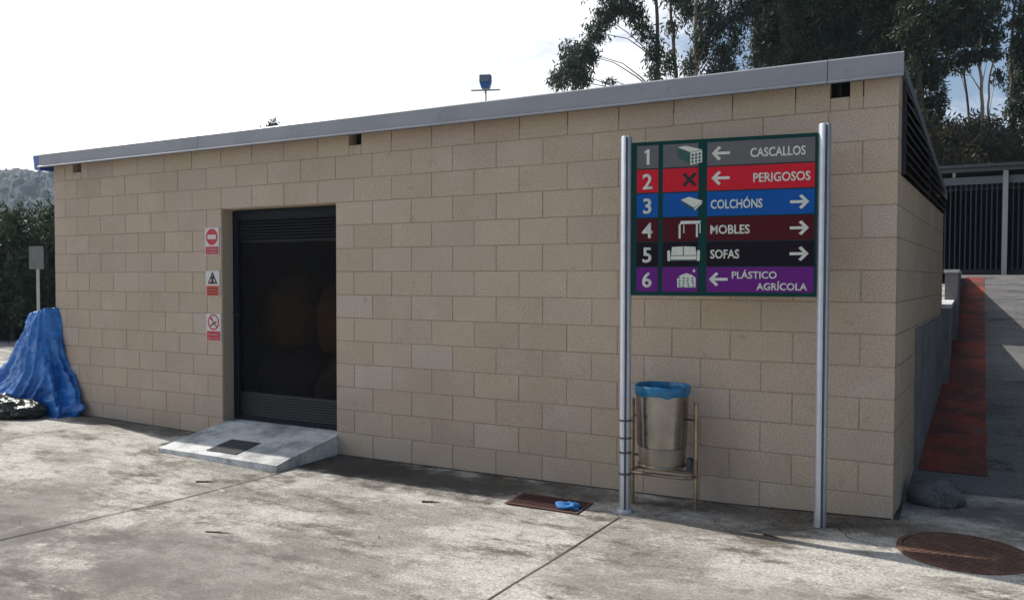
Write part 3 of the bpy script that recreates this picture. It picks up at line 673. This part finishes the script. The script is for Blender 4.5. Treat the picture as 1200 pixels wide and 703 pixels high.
# ------------------------------------------------------------------ iron work in the paving
gx0, gx1, gy0, gy1 = -2.34, -1.83, -.68, -.42; gzz = float(gz(-2.1, -.55))
dg_ = empty('drain_grate', ((gx0+gx1)/2, (gy0+gy1)/2, gzz)); tag(dg_, 'rusty red slotted drain grate in the concrete near the wall', 'drain grate')
hx, hy = (gx1-gx0)/2, (gy1-gy0)/2
p = MB(); p.box(-hx, -hy, -.006, hx, hy, .0052); p.build('pit', M['dark'], dg_)
p = MB(); p.box(-hx-.012, -hy-.012, .0055, hx+.012, -hy+.008, .012); p.box(-hx-.012, hy-.008, .0055, hx+.012, hy+.012, .012); p.box(-hx-.012, -hy+.0082, .0055, -hx+.008, hy-.0082, .012); p.box(hx-.008, -hy+.0082, .0055, hx+.012, hy-.0082, .012); p.build('grate_frame', M['rust'], dg_)
for k in range(7):
    y = -hy+.026+k*.036; p = MB(); p.box(-hx+.009, y-.009, .0056, hx-.009, y+.009, .013); p.build('grate_bar', M['grate'], dg_)
rg = lump('blue_rag', M['ragblue'], (-1.90, -.61, gzz+.012), (.072, .045, .022), 12, 'small crumpled blue rag on the right end of the drain grate', 'rag', amp=.75)
mh = empty('manhole_cover', (.362, -.50, float(gz(.36, -.5)))); tag(mh, 'round rusty manhole cover in the paving right of the sign', 'manhole cover')
p = MB(); p.lathe([(0, .008), (.292, .008), (.296, .005), (.296, -.01)], n=64)
for i in range(-7, 8):
    for j in range(-7, 8):
        x, y = i*.037+(.018 if j % 2 else 0), j*.037
        if x*x+y*y < .072: p.box(x-.010, y-.006, .008, x+.010, y+.006, .0115)
p.build('cover', M['rust'], mh, smooth=True, auto=True)
p = MB(); p.lathe([(.300, -.01), (.300, .009), (.325, .009), (.330, .004), (.330, -.01)], n=64); p.build('surround', M['rust'], mh, smooth=True, auto=True)

# mortar mound by the corner
lump('mortar_mound', M['rampconc_shaded'], (.235, .56, -.19), (.17, .20, .115), 21, 'low grey mortar mound at the foot of the side ramp', 'mortar mound', amp=.22)

# ------------------------------------------------------------------ low kerb walls along the ramp
def kwall(y0, y1, x0, x1, ztop, label, capc):
    e = empty('kerb_wall', (x0, y0, 0)); tag(e, label, 'kerb wall')
    p = MB(); zz0, zz1 = rz(y0)-.3, rz(y1)-.3
    dx = (y1-y0)*.04
    p.poly8([(0, 0, zz0), (x1-x0, 0, zz0), (x1-x0+dx, y1-y0, zz1), (dx, y1-y0, zz1), (0, 0, ztop), (x1-x0, 0, ztop), (x1-x0+dx, y1-y0, ztop), (dx, y1-y0, ztop)]); p.build('wall', M['parge'], e)
    p = MB(); o_ = .015
    p.poly8([(-o_, -o_, ztop+.001), (x1-x0+o_, -o_, ztop+.001), (x1-x0+dx+o_, y1-y0, ztop+.001), (dx-o_, y1-y0, ztop+.001), (-o_, -o_, ztop+.04), (x1-x0+o_, -o_, ztop+.04), (x1-x0+dx+o_, y1-y0, ztop+.04), (dx-o_, y1-y0, ztop+.04)]); p.build('coping', M['slab'], e)
kwall(3.60, 5.597, .22, .37, 1.05, 'lower grey kerb wall with pale coping just behind the building corner', 0)
kwall(5.6, 10.8, .36, .50, 1.42, 'taller grey kerb wall with pale coping running up to the dark shed', 0)

# ------------------------------------------------------------------ barred store shed at the top of the ramp
sh = empty('barred_shed', (4.2, 12, 1.42)); tag(sh, 'dark open shed with vertical bars at the top of the ramp', 'shed')
SX0, SX1 = -4.2, 4.5
p = MB(); p.box(SX0, 3.9, -.3, SX1, 4.0, 2.0); p.box(SX0, .1, -.3, SX0+.1, 3.9, 2.0); p.box(SX1-.1, .1, -.3, SX1, 3.9, 2.0); p.build('wall', M['shedwall'], sh)
p = MB(); p.box(SX0-.1, -.25, 2.02, SX1+.1, 4.2, 2.07); p.build('roof', M['shedroof'], sh)
p = MB(); p.box(SX0, .0, 1.72, SX1, .07, 1.86); p.box(SX0, -.05, 1.955, SX1, .0, 2.015); p.build('beam', M['shedbeam'], sh)
p = MB(); p.box(SX0, .0, .02, SX1, .05, .10); p.build('sill_rail', M['shedwall'], sh)
for x in (SX0+.05, -2.76, -.9, 1.0, 2.8): 
    p = MB(); p.box(x-.04, -.075, -.3, x+.04, -.002, 1.95); p.build('post', M['shedpost'], sh)
for k in range(98):
    x = SX0+.12+k*.0855
    if x > SX1-.1: break
    p = MB(); p.box(x-.010, .01, .10, x+.010, .04, 1.72); p.build('bar', M['bar'], sh)
for x in (-3.6, -2.4, 0): p = MB(); p.box(x-.025, -.02, 1.862, x+.025, .03, 1.953); p.build('bracket', M['shedpost'], sh)

# ------------------------------------------------------------------ tarp-covered thing by the left corner
def tarpmesh(rings, n, name, m, label, cat, fold=12, seed=1):
    rnd = random.Random(seed); ph = [rnd.uniform(0, 6.28) for _ in range(6)]; mb = MB()
    for i, (cx, cy, rx, ry, z, am) in enumerate(rings):
        for k in range(n):
            a = 2*math.pi*k/n
            w_ = 1+am*(.6*math.sin(fold*a+ph[0]+.4*math.sin(i*.7))+.5*math.sin((fold*.6)//1*a+ph[1]+i*.25)+.35*math.sin((fold*2+1)*a+ph[2]))
            mb.v.append((cx+rx*w_*math.cos(a), cy+ry*w_*math.sin(a), z+am*.12*math.sin(5*a+ph[3])))
    for i in range(len(rings)-1):
        for k in range(n): mb.f.append((i*n+k, i*n+(k+1) % n, (i+1)*n+(k+1) % n, (i+1)*n+k)); mb.t.append(1)
    c0 = len(mb.v); r0 = rings[-1]; mb.v.append((r0[0], r0[1], r0[4]+.02))
    for k in range(n): mb.f.append(((len(rings)-1)*n+k, (len(rings)-1)*n+(k+1) % n, c0)); mb.t.append(1)
    o = mb.build(name, m, smooth=True, auto=True); return tag(o, label, cat)
def lerp_rings(keys, m_):
    out_ = []
    for i in range(m_+1):
        t_ = i/m_*(len(keys)-1); a = min(int(t_), len(keys)-2); f_ = t_-a; f2 = f_
        out_.append(tuple(keys[a][j]*(1-f2)+keys[a+1][j]*f2 for j in range(6)))
    return out_
from mathutils import noise as mn
keys = [(-8.92, .03, 1.06, .42, -.168), (-8.90, .03, 1.02, .40, -.12), (-8.84, .02, .90, .36, .0), (-8.76, .01, .72, .31, .16), (-8.68, .0, .52, .26, .32), (-8.63, -.01, .40, .23, .48), (-8.59, -.01, .31, .20, .64), (-8.565, 0, .255, .18, .80), (-8.56, 0, .225, .16, .92), (-8.56, 0, .205, .14, .965)]
tm = MB(); NR, NA = 96, 260
for i in range(NR+1):
    t_ = i/NR*(len(keys)-1); a_ = min(int(t_), len(keys)-2); f_ = t_-a_; cx, cy, rx, ry, z = [keys[a_][j]*(1-f_)+keys[a_+1][j]*f_ for j in range(5)]
    dn = 1-max(0, min(1, (z+.17)/1.12))          # 1 at the ground
    for k in range(NA):
        a = 2*math.pi*k/NA; ca_, sa_ = math.cos(a), math.sin(a)
        wq = mn.noise(Vector((ca_*1.3, sa_*1.3, z*1.6)))*.9
        fold = 1-abs(mn.noise(Vector(((ca_+wq*.25)*3.4, (sa_+wq*.25)*3.4, z*.9+4))))*2.6        # sharp ridged folds
        cr_ = mn.fractal(Vector((ca_*rx*9, sa_*ry*9, z*8)), .7, 2.1, 5)
        d = 1+fold*(.06+.17*dn)-.08*dn+cr_*.07
        x = cx+rx*d*ca_; y = cy+ry*d*sa_; zz = z+cr_*.012*(1 if i > 3 else .3)+(.10*max(0, -ca_*.0+sa_*.0)) + (.055*ca_ if z > .9 else .055*ca_*max(0, (z-.5)/.4))
        tm.v.append((x, y, max(zz, -.172)))
for i in range(NR):
    for k in range(NA): tm.f.append((i*NA+k, i*NA+(k+1) % NA, (i+1)*NA+(k+1) % NA, (i+1)*NA+k)); tm.t.append(1)
c0 = len(tm.v); tm.v.append((-8.56, 0, .985))
for k in range(NA): tm.f.append((NR*NA+k, NR*NA+(k+1) % NA, c0)); tm.t.append(1)
tag(tm.build('tarpaulin', M['tarp'], smooth=True), 'blue tarpaulin draped over a tall load at the left wall corner', 'tarpaulin')
bm_ = MB(); NR, NA = 70, 90
for i in range(NR+1):
    u = -1+2*i/NR; pr2 = max(0, 1-abs(u)**3.2)**.5
    for k in range(NA):
        a = 2*math.pi*k/NA; cr_ = mn.fractal(Vector((u*5, math.cos(a)*1.5, math.sin(a)*1.5)), .6, 2.2, 5); rd = 1-abs(mn.noise(Vector((u*6, math.cos(a)*1.2, math.sin(a)*1.2+7))))*1.4
        d = pr2*(.85+.22*cr_+.16*rd)
        bm_.v.append((u*.72+cr_*.02, math.cos(a)*.21*d+u*.03, max(0, .10+math.sin(a)*.155*d*(1-.25*u))))
for i in range(NR):
    for k in range(NA): bm_.f.append((i*NA+k, i*NA+(k+1) % NA, (i+1)*NA+(k+1) % NA, (i+1)*NA+k)); bm_.t.append(1)
bo = bm_.build('covered_bundle', M['darktarp'], smooth=True); bo.location = (-8.80, -.47, -.172); bo.rotation_euler = (0, 0, R(8)); tag(bo, 'low dark plastic wrapped bundle in front of the blue tarpaulin', 'bundle')

# ------------------------------------------------------------------ small grey sign, floodlight
gs = empty('roadside_sign', tuple(at(45, 441, 12.0))); tag(gs, 'small grey sign panel on a thin pole before the hedge', 'sign')
gp = at(45, 441, 12.0); gs.location = (gp[0], gp[1], -.17); u_ = .24
gs.rotation_euler = (0, 0, R(25))
p = MB(); p.box(-.115, -.01, 1.64, .115, .004, 1.99); p.build('panel', M['graysign'], gs, bevel=.003)
p = MB(); p.tube([(0, .025, -.05), (0, .025, 1.9)], .022, 10); p.build('pole', M['shedpost'], gs, smooth=True, auto=True)
lp = at(569, 106, 14.0); zg = 1.2
fo = empty('floodlight_pole', (lp[0], lp[1], zg)); tag(fo, 'blue floodlight on a thin pole rising behind the roof', 'floodlight'); fo.rotation_euler = (0, 0, R(20))
zt = lp[2]-zg
p = MB(); p.tube([(0, 0, -.2), (0, 0, zt)], .02, 10); p.build('pole', M['shedpost'], fo, smooth=True)
p = MB(); p.box(-.26, -.015, zt-.012, .26, .015, zt+.012); p.build('crossbar', M['shedpost'], fo)
p = MB(); p.poly8([(-.07, -.06, zt+.03), (.07, -.06, zt+.03), (.07, .06, zt+.03), (-.07, .06, zt+.03), (-.095, -.07, zt+.12), (.095, -.07, zt+.12), (.095, .07, zt+.12), (-.095, .07, zt+.12)]); p.box(-.10, -.075, zt+.121, .10, .075, zt+.26); p.build('lamp_housing', M['lampblue'], fo)
p = MB(); p.box(-.085, -.082, zt+.135, .085, -.077, zt+.245); p.build('lens', M['lampglass'], fo)
p = MB(); p.box(-.012, -.012, zt+.0125, .012, .012, zt+.0295); p.build('bracket', M['shedpost'], fo)

# ------------------------------------------------------------------ leaves
def leafobj(name, clumps, mt, parent, seed, size=(.05, .17), droop=.6, sub=26, spread=.26, dens=1.0):
    """clumps: (x, y, z, rx, ry, rz, count); leaves gather in twigs inside each clump"""
    rg_ = np.random.default_rng(seed); V = []; TN = []
    for (x, y, z, rx, ry, rzz, cnt) in clumps:
        cnt = int(cnt*dens); ns = max(4, int(sub))
        d = rg_.normal(size=(ns, 3)); d /= np.linalg.norm(d, axis=1)[:, None]; d *= (rg_.random((ns, 1))**.42)
        cc = np.array([x, y, z])+d*np.array([rx, ry, rzz]); sz = rg_.uniform(.55, 1.35, ns)
        idx = rg_.integers(0, ns, cnt); e = rg_.normal(size=(cnt, 3))*np.array([rx, ry, rzz])*spread*sz[idx][:, None]
        P = cc[idx]+e
        ax = rg_.normal(size=(cnt, 3)); ax[:, 2] -= droop*2; ax /= np.linalg.norm(ax, axis=1)[:, None]
        sd_ = np.cross(ax, rg_.normal(size=(cnt, 3))); sd_ /= np.linalg.norm(sd_, axis=1)[:, None]
        s_ = rg_.uniform(.65, 1.35, (cnt, 1)); w_ = size[0]*s_/2; l_ = size[1]*s_
        V.append(np.stack([P-sd_*w_*.25, P+ax*l_*.45-sd_*w_, P+ax*l_, P+ax*l_*.45+sd_*w_], 1)); TN.append(np.clip(rg_.random(cnt)*.7+rg_.random(ns)[idx]*.3, 0, 1))
    V = np.concatenate(V); TN = np.concatenate(TN); n = len(V)
    me = bpy.data.meshes.new(name); me.vertices.add(n*4); me.vertices.foreach_set('co', V.reshape(-1).astype(np.float32))
    me.loops.add(n*4); me.loops.foreach_set('vertex_index', np.arange(n*4, dtype=np.int32)); me.polygons.add(n)
    me.polygons.foreach_set('loop_start', np.arange(0, n*4, 4, dtype=np.int32)); me.update(calc_edges=True)
    ca_ = me.attributes.new('tone', 'FLOAT', 'FACE'); ca_.data.foreach_set('value', TN.astype(np.float32))
    me.materials.append(mt); o = bpy.data.objects.new(name, me); C.objects.link(o)
    if parent is not None: o.parent = parent
    return o
def terr(x, y): return float(gz(x, y))+float(sm(-11, -7, x)*sm(4.1, 6, y)*(1.38+.06*max(0, min(y-14, 60))))
def tree(px, depth, clumps, trunkpts, r0, label, leaf, bark, seed, group, top=-260, **kw):
    """trunkpts and clumps in photo pixels at the tree's own distance; the base stands on the terrain"""
    P = [Vector(at(x, y, depth)) for x, y in trunkpts]; b0 = P[0]; gzb = terr(b0.x, b0.y)
    root = empty('tree', (b0.x, b0.y, gzb)); tag(root, label, 'tree', group)
    rnd = random.Random(seed); org = Vector((b0.x, b0.y, gzb))
    pts = [Vector((0, 0, -.2))]+[p-org for p in P]; m_ = len(pts)
    if pts[1].z < .3: pts.pop(1); m_ -= 1
    p = MB(); fine = []; rad = []
    for i in range(m_-1):
        for k in range(5): f_ = k/5; q_ = pts[i].lerp(pts[i+1], f_); q_ += Vector((rnd.uniform(-.03, .03), rnd.uniform(-.03, .03), 0)); fine.append(q_)
    fine.append(pts[-1]); nf = len(fine)
    rad = [max(.02, r0*(1-.8*i/nf)) for i in range(nf)]
    p.tube(fine, rad, 9); cl = []
    px2m = depth/FPX
    br = p
    for c in clumps:
        x, y, rx, ry, cnt = c[:5]; dd = depth+rnd.uniform(-.8, .8)*min(2.5, rx*px2m*1.2)
        w_ = at(x, y, dd)-np.array(org); cl.append((w_[0], w_[1], w_[2], rx*px2m, max(rx*px2m, .4), ry*px2m, cnt*(1.1 if px else 1.5)))
        tgt = Vector(w_); j = min(range(nf), key=lambda q: (fine[q]-(tgt+Vector((0, 0, -1.2)))).length); j = max(1, min(j, nf-1)); s_ = fine[j]
        if True:
            mid_ = s_.lerp(tgt, .5)+Vector((rnd.uniform(-.2, .2), rnd.uniform(-.2, .2), .25))
            br.tube([s_, s_.lerp(mid_, .5)+Vector((0, 0, .05)), mid_, tgt], [rad[j]*.36, rad[j]*.28, rad[j]*.2, .010], 6)
        for k in range(3):
            e_ = tgt+Vector((rnd.uniform(-1, 1)*rx*px2m, rnd.uniform(-1, 1)*rx*px2m, rnd.uniform(-1, 1)*ry*px2m))*.8; br.tube([tgt, tgt.lerp(e_, .5)+Vector((0, 0, .05)), e_], [.016, .011, .006], 5)
    p.build('trunk', bark, root, smooth=True)
    leafobj('crown', cl, leaf, root, seed, **kw)
    return root
rnd2 = random.Random(14)
GT = 'trees standing behind the building'
# eucalyptus group, left of the sky gap
tree(770, 24, [(672, 84, 20, 20, 1500), (655, 92, 11, 12, 350), (688, 62, 15, 14, 700), (668, 60, 12, 14, 400), (698, 38, 14, 12, 500), (708, 20, 14, 12, 550), (724, 8, 18, 12, 800), (745, 14, 12, 14, 500), (755, 34, 10, 13, 350), (766, 62, 10, 20, 500), (768, 86, 10, 10, 250), (735, -30, 40, 30, 2500), (790, -60, 40, 40, 2500), (700, -40, 30, 25, 1200), (715, 94, 8, 5, 60)],
     [(775, 240), (772, 110), (770, 20), (765, -60), (762, -140)], .10, 'slim eucalyptus whose drooping clump hangs furthest left over the roof', M['euc'], M['bark'], 11, GT, sub=44, spread=.26, size=(.045, .17), droop=.7)
tree(793, 26, [(783, 70, 8, 16, 260), (800, -20, 35, 30, 2200), (786, 30, 8, 10, 120), (812, 10, 14, 16, 500), (780, -70, 40, 30, 1800)],
     [(796, 240), (793, 100), (787, 20), (783, -120)], .11, 'slim dark eucalyptus trunk with bare lower stem right of the leftmost clump', M['euc'], M['bark'], 12, GT, sub=20, spread=.3, size=(.055, .19))
tree(814, 25, [(806, 78, 10, 14, 350), (818, 62, 12, 15, 500), (826, 40, 16, 18, 900), (840, 15, 22, 20, 1500), (846, 66, 14, 16, 800), (858, 84, 14, 10, 500), (862, 46, 12, 14, 420), (870, 12, 16, 20, 1100), (836, 86, 14, 8, 420), (830, -50, 50, 40, 3200)],
     [(816, 240), (814, 100), (815, 40), (817, -40), (815, -150)], .12, 'pale stemmed eucalyptus left of the dense dark pines', M['euc'], M['palebark'], 13, GT, sub=40, spread=.24, size=(.045, .16))
def pinec(x0, x1, n_, seed, ylo=100, dens=900, yhi=-90):
    rnd = random.Random(seed); return [(rnd.uniform(x0, x1), y, rnd.uniform(18, 27), rnd.uniform(15, 21), dens) for y in np.linspace(ylo, yhi, n_) for _ in range(2)]
GP = 'dense pines behind the roof'
for i, (x0, x1, dp, lab) in enumerate([(892, 928, 27, 'dense dark pine rising over the board, leftmost of the pines'), (925, 968, 24, 'dense olive green pine second from the left behind the roof'), (968, 1010, 26, 'dense dark pine third from the left behind the roof'), (1012, 1052, 23, 'dense dark pine above the right end of the roof')]):
    tree(0, dp, pinec(x0, x1, 8, 30+i, dens=3000), [((x0+x1)/2, 240), ((x0+x1)/2, 60), ((x0+x1)/2+4, -100)], .16, lab, M['pine'], M['bark'], 40+i, GP, sub=30, spread=.24, size=(.035, .16), droop=.15)
GR = 'trees right of the building'
tree(0, 21, [(1068, y, 17, 16, 900) for y in (10, 40, 90, 125, 150)]+[(1090, 20, 24, 24, 1600), (1086, 120, 12, 16, 350), (1092, 152, 17, 14, 650), (1110, 40, 22, 18, 1600), (1070, -40, 40, 30, 2200), (1092, 85, 14, 16, 900), (1100, 120, 10, 20, 500), (1080, 60, 16, 20, 900), (1120, 10, 20, 16, 1200)],
     [(1080, 240), (1078, 100), (1082, 0), (1084, -120)], .14, 'dark pine just outside the right roof corner', M['pine'], M['bark'], 51, GR, sub=30, spread=.26, size=(.035, .16), droop=.2)
tree(0, 23, [(1130, 22, 24, 24, 1700), (1150, 42, 24, 14, 1100), (1112, 72, 12, 14, 300), (1160, 62, 16, 8, 300), (1135, 66, 16, 8, 250), (1140, -30, 50, 30, 3500), (1165, 10, 12, 14, 300)],
     [(1152, 240), (1151, 150), (1149, 80), (1150, 10), (1148, -110)], .075, 'thin pale stemmed tree in front of the bright sky gap', M['euc'], M['palebark'], 52, GR, sub=24, spread=.28, size=(.05, .16))
tree(0, 25, [(1196, 60, 14, 18, 700), (1200, 95, 13, 22, 700), (1205, 20, 20, 20, 1100), (1192, 125, 12, 18, 500), (1215, 60, 24, 60, 2500), (1200, -40, 50, 30, 3000), (1225, 130, 25, 40, 1800)],
     [(1190, 240), (1186, 120), (1184, 60), (1192, -20), (1195, -120)], .09, 'dark leaning tree at the right edge of the photo', M['euc'], M['bark'], 53, GR, sub=24, spread=.28, size=(.055, .17))
tree(0, 26, [(1138, -10, 20, 20, 900), (1120, -40, 30, 30, 1500), (1128, 76, 9, 12, 130)], [(1140, 240), (1137, 150), (1131, 90), (1128, 20), (1130, -90)], .06, 'thin dark stem left of the pale stemmed tree', M['euc'], M['bark'], 54, GR, sub=18, spread=.3)
tree(0, 24, [(1178, -20, 20, 20, 900), (1160, -50, 30, 30, 1500), (1168, 92, 7, 12, 90)], [(1159, 240), (1158, 150), (1160, 90), (1172, 20), (1176, -90)], .05, 'thin pale stem close beside the pale stemmed tree on its right', M['euc'], M['palebark'], 55, GR, sub=18, spread=.3)
for i, (tx, ty, hh, lab) in enumerate([(4.6, 1.5, 6.5, 'broad tree added out of view to shade the ramp, the one nearest the yard'), (5.2, 5.5, 7.5, 'broad tree added out of view to shade the ramp, between the other two'), (5.6, 9.2, 7.0, 'broad tree added out of view to shade the ramp, the one nearest the shed')]):  # unseen trees, added to block sky light over the ramp
    zt_ = rz(ty) if ty < 12 else 1.4; ro2 = empty('tree', (tx, ty, zt_)); tag(ro2, lab, 'tree', 'broad trees added out of view to shade the ramp'); p = MB(); p.tube([(0, 0, -.3), (.1, 0, 2), (0, .2, hh*.8)], [.2, .16, .05], 10); p.build('trunk', M['bark'], ro2, smooth=True)
    leafobj('crown', [(rnd2.uniform(-.8, 1.2), rnd2.uniform(-1.8, 1.8), hh*f_, 1.1, 1.3, .9, 1500) for f_ in np.linspace(.16, 1, 12)], M['euc'], ro2, 60+i, size=(.09, .22), sub=24)
# distant tree top just above the roof line
dt_ = at(320, 146, 44); dr_ = empty('tree', (dt_[0], dt_[1], 0)); tag(dr_, 'small far tree top peeping over the roof edge above the doorway', 'tree')
p = MB(); p.tube([(0, 0, -.3), (0, 0, 8), (.1, 0, dt_[2]-.2)], [.2, .15, .04], 8); p.build('trunk', M['bark'], dr_, smooth=True)
leafobj('crown', [(0, 0, dt_[2]-.1, .35, .35, .4, 160), (.1, 0, dt_[2]-1.4, 1.0, 1.0, 1.0, 700), (0, 0, dt_[2]-4, 2, 2, 2, 2500)], M['euc'], dr_, 77, size=(.08, .22))
# brush behind the shed
bc = []; rnd = random.Random(8)
for k in range(46):
    x = rnd.uniform(1050, 1330); y = rnd.uniform(150, 205); w_ = at(x, y, rnd.uniform(19, 27)); bc.append((w_[0], w_[1], w_[2], rnd.uniform(.5, .9), rnd.uniform(.5, .9), rnd.uniform(.3, .6), 620))
for k in range(40):
    x = rnd.uniform(-9, 12); y = rnd.uniform(18, 24); bc.append((x, y, terr(x, y)+rnd.uniform(.3, 2.0), .9, .9, .6, 420))
tag(leafobj('undergrowth', bc, M['brush'], None, 91, size=(.05, .17), droop=-.3), kind='stuff')
bn2 = MB(); 
# hedge along the far left yard edge
hg_ = empty('hedge', (-18.5, 6.0, -.17)); tag(hg_, 'tall dark green hedge at the far edge of the yard on the left', 'hedge')
hc = []; rnd = random.Random(5)
ax_ = Vector((.93, .36, 0)).normalized()
for k in range(190):
    s_ = rnd.uniform(-8, 6); q_ = ax_*s_; n_ = Vector((-ax_.y, ax_.x, 0))*rnd.uniform(-.5, .6); z = rnd.uniform(.2, 2.75) if k % 3 else rnd.uniform(2.4, 3.0)
    hc.append((q_.x+n_.x, q_.y+n_.y, z, .42, .42, .42, 420))
leafobj('foliage', hc, M['hedge'], hg_, 92, size=(.045, .14), droop=-.6, sub=12, spread=.35)
p = MB(); n_ = Vector((-ax_.y, ax_.x, 0))
for s_ in np.arange(-8, 6, .9): 
    q_ = ax_*s_; p.tube([(q_.x, q_.y, -.1), (q_.x+rnd.uniform(-.1, .1), q_.y, 1.3), (q_.x+rnd.uniform(-.2, .2), q_.y, 2.5)], [.07, .05, .02], 7)
p.build('stems', M['bark'], hg_)
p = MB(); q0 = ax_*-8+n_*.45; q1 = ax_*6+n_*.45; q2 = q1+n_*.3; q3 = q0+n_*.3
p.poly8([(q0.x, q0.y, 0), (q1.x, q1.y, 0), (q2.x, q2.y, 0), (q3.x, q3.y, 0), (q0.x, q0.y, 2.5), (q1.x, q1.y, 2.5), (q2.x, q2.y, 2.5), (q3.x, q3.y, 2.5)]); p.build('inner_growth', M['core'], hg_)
# far wooded hill
hl = MB(); na, nd = 1300, 44
for j in range(nd):
    for i in range(na):
        a = R(-95+75*i/na); d = 250+j*2.6; x = CAM[0]+d*math.sin(a); y = CAM[1]+d*math.cos(a)
        prof = 43*math.sin(min(1, (j+.2)/(nd-4))*math.pi/2)*(1+.10*math.sin(a*9+1)+.05*math.sin(a*23))
        c_ = mn.cell(Vector((x*.35, y*.35, 0))); h_ = mn.fractal(Vector((x*.22, y*.22, 1)), .8, 2.1, 3)
        hl.v.append((x, y, prof+1.6*h_+1.1*c_*(j > 1)-.5))
for j in range(nd-1):
    for i in range(na-1): hl.f.append((j*na+i, j*na+i+1, (j+1)*na+i+1, (j+1)*na+i)); hl.t.append(1)
tag(hl.build('hill', M['hill']), kind='structure')

# ------------------------------------------------------------------ litter
def twig(x, y, L_, a, r, label):
    p = MB(); pts = []
    for k in range(6): f_ = k/5-.5; pts.append((f_*L_, .004*math.sin(k*1.1+a), r*1.1))
    p.tube(pts, [r, r, r*.9, r*.8, r*.6, r*.4], 6); p.tube([pts[2], (pts[2][0]+L_*.15, L_*.14, r*1.5)], [r*.6, r*.3], 5)
    o = p.build('twig', M['twig']); o.location = (x, y, float(gz(x, y))); o.rotation_euler = (0, 0, a); tag(o, label, 'twig')
twig(-4.62, -1.22, .16, .5, .006, 'short forked twig on the concrete in front of the entrance slab')
twig(-3.6, -2.02, .16, .35, .004, 'thin straight twig in the sunlit foreground concrete')
twig(-2.82, -.88, .13, .45, .006, 'dark twig lying left of the drain grate')
twig(-.62, -.62, .10, -.3, .006, 'small dark twig lying near the foot of the right sign post')
lc = []; rnd = random.Random(6); rgx = np.random.default_rng(6)
p = MB()
for k in range(420):
    if k < 260: x, y = rnd.gauss(-.35, .28), rnd.gauss(-.22, .11)
    elif k < 360: x, y = rnd.uniform(-8.2, 0), -.03-abs(rnd.gauss(0, .05))
    else: x, y = rnd.uniform(-7, 1), rnd.uniform(-3.2, -.2)
    if y > -.01 or (x < -4.3 and x > -5.8 and y > -.78): continue
    s_ = rnd.uniform(.004, .013); a = rnd.uniform(0, 6.28); z = float(gz(x, y))+.004; c_, d_ = math.cos(a)*s_, math.sin(a)*s_; n = len(p.v)
    p.v += [(x-c_, y-d_, z), (x+d_*.5, y-c_*.5, z+rnd.uniform(0, .006)), (x+c_, y+d_, z+.001), (x-d_*.5, y+c_*.5, z+rnd.uniform(0, .008))]; p.f.append((n, n+1, n+2, n+3)); p.t.append(1)
tag(p.build('leaf_litter', M['leaflit']), kind='stuff')

# ------------------------------------------------------------------ air
hz = MB(); hz.box(-460, -300, -2.5, 260, 440, 75); m = bpy.data.materials.new('haze'); m.use_nodes = True; t = m.node_tree; t.nodes.clear()
o_ = N(t, 'ShaderNodeOutputMaterial'); v_ = N(t, 'ShaderNodeVolumePrincipled'); v_.inputs['Color'].default_value = (.62, .78, 1, 1); v_.inputs['Density'].default_value = .0006; v_.inputs['Anisotropy'].default_value = .2
t.links.new(v_.outputs[0], o_.inputs['Volume']); tag(hz.build('haze', m), kind='stuff')
